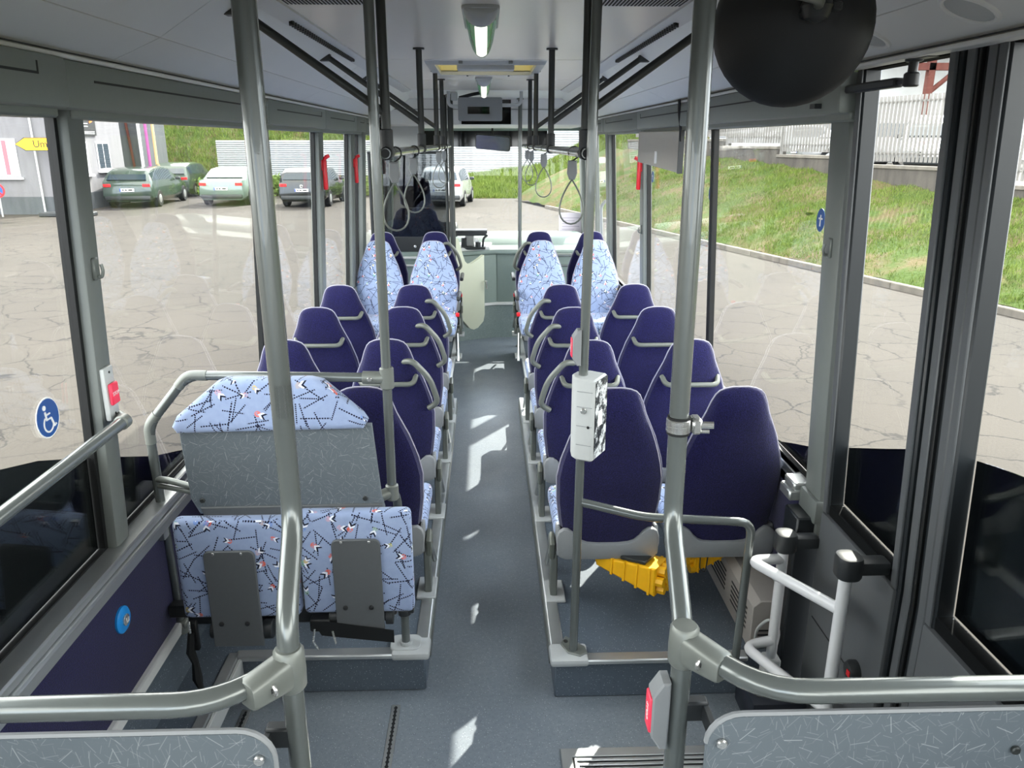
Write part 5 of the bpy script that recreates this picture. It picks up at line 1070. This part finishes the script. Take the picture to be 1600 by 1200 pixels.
mk('red_bar', B().box(-.20, .20, -.012, .012, -.03, .03).rot(Matrix.Translation((-16.35, 26.985, .53)) @ Matrix.Rotation(R(45), 4, 'Y')), 'red', d)
# timber shelter, orange board and trees on the right
d = empty('shelter', (17.5, 30, 1.25), 'red-brown timber shelter with pale wall behind the fence', 'shelter')
for x in (16.4, 19.5): mk('post', B().box(x-.12, x+.12, 29.9, 30.14, 1.25, 5.4), 'rust', d)
mk('beam', B().box(15.8, 20.5, 29.9, 30.14, 4.6, 4.85), 'rust', d); mk('beam', B().box(15.8, 20.5, 29.85, 30.2, 5.4, 5.7), 'rust', d); mk('brace', B().tube([(16.4, 30, 3.8), (17.4, 30, 4.65)], .09, 6).tube([(19.5, 30, 3.8), (18.5, 30, 4.65)], .09, 6), 'rust', d); mk('roof', B().prism([(15.4, 5.7), (18.2, 6.9), (21, 5.7)], 29.2, 34, 'y'), 'rust', d); mk('wall', B().box(16.2, 20.2, 33.5, 33.7, 1.25, 5.5), 'lightgrey', d)
d = empty('orange_board', (10.05, 15.9, 1.4), 'orange board fixed to the picket fence beyond the rear door', 'sign'); mk('board', B().box(10.02, 10.06, 15.4, 16.2, 2.05, 2.62), simple('board_orange', '#e87a2a', .5), d); mk('clip', B().box(10.04, 10.20, 15.78, 15.82, 2.1, 2.5), 'alu', d)
def tree(c, r, h, label, seed):
    rg = np.random.default_rng(seed); t = empty('tree', c, label, 'tree', 'trees beyond the car park')
    mk('trunk', B().tube([c, (c[0]+.1, c[1], c[2]+h*.4), (c[0], c[1]+.1, c[2]+h*.7)], [.18, .13, .06], 8), 'bark', t)
    N = 3500; q = rg.normal(0, 1, (N, 3)); q /= np.linalg.norm(q, axis=1)[:, None]; q *= (rg.uniform(.25, 1, N)**.5)[:, None]*np.array([r, r, h*.36]); lump = 1+.22*np.sin(q[:, :1]*3+seed)*np.cos(q[:, 1:2]*3.1); q = q*lump+np.array([0, 0, h*.64])
    a = rg.normal(0, .13, (N, 3)); b_ = rg.normal(0, .13, (N, 3)); v = np.stack([q-a, q+b_, q+a-b_*.4], 1).reshape(-1, 3)
    o = raw('crown', v, np.arange(N*3).reshape(-1, 3), 'foliage'); o.parent = t; return t
for i, (x, y, r, h) in enumerate(((20, 41, 2.2, 7), (25.5, 40, 2.3, 8), (31, 42, 2.4, 8), (17.5, 46, 1.9, 6.5), (36.5, 38, 2.4, 9), (21, 49, 2.4, 8))):
    tree((x, y, 1.25), r, h, f'leafy green tree beyond the car park, {ORD[i]} of the row', i)
for i, (x, y, z) in enumerate(((-12.6, 37.3, GZ), (-10.0, 37.35, GZ), (-7.4, 37.3, GZ), (-5.2, 37.4, GZ))):
    rg = np.random.default_rng(50+i); N = 1600; q = np.clip(rg.normal(0, .4, (N, 3)), -1, 1)*np.array([.9, .3, .45])+np.array([0, 0, .45]); a = rg.normal(0, .07, (N, 3)); b_ = rg.normal(0, .07, (N, 3))
    o = raw('shrub', np.stack([q-a, q+b_, q+a-b_*.4], 1).reshape(-1, 3), np.arange(N*3).reshape(-1, 3), 'foliage'); o.location = (x, y, z); tag(o, f'low green shrub before the metal shed, {ORD[i]} from the house', 'shrub', 'shrubs before the shed')
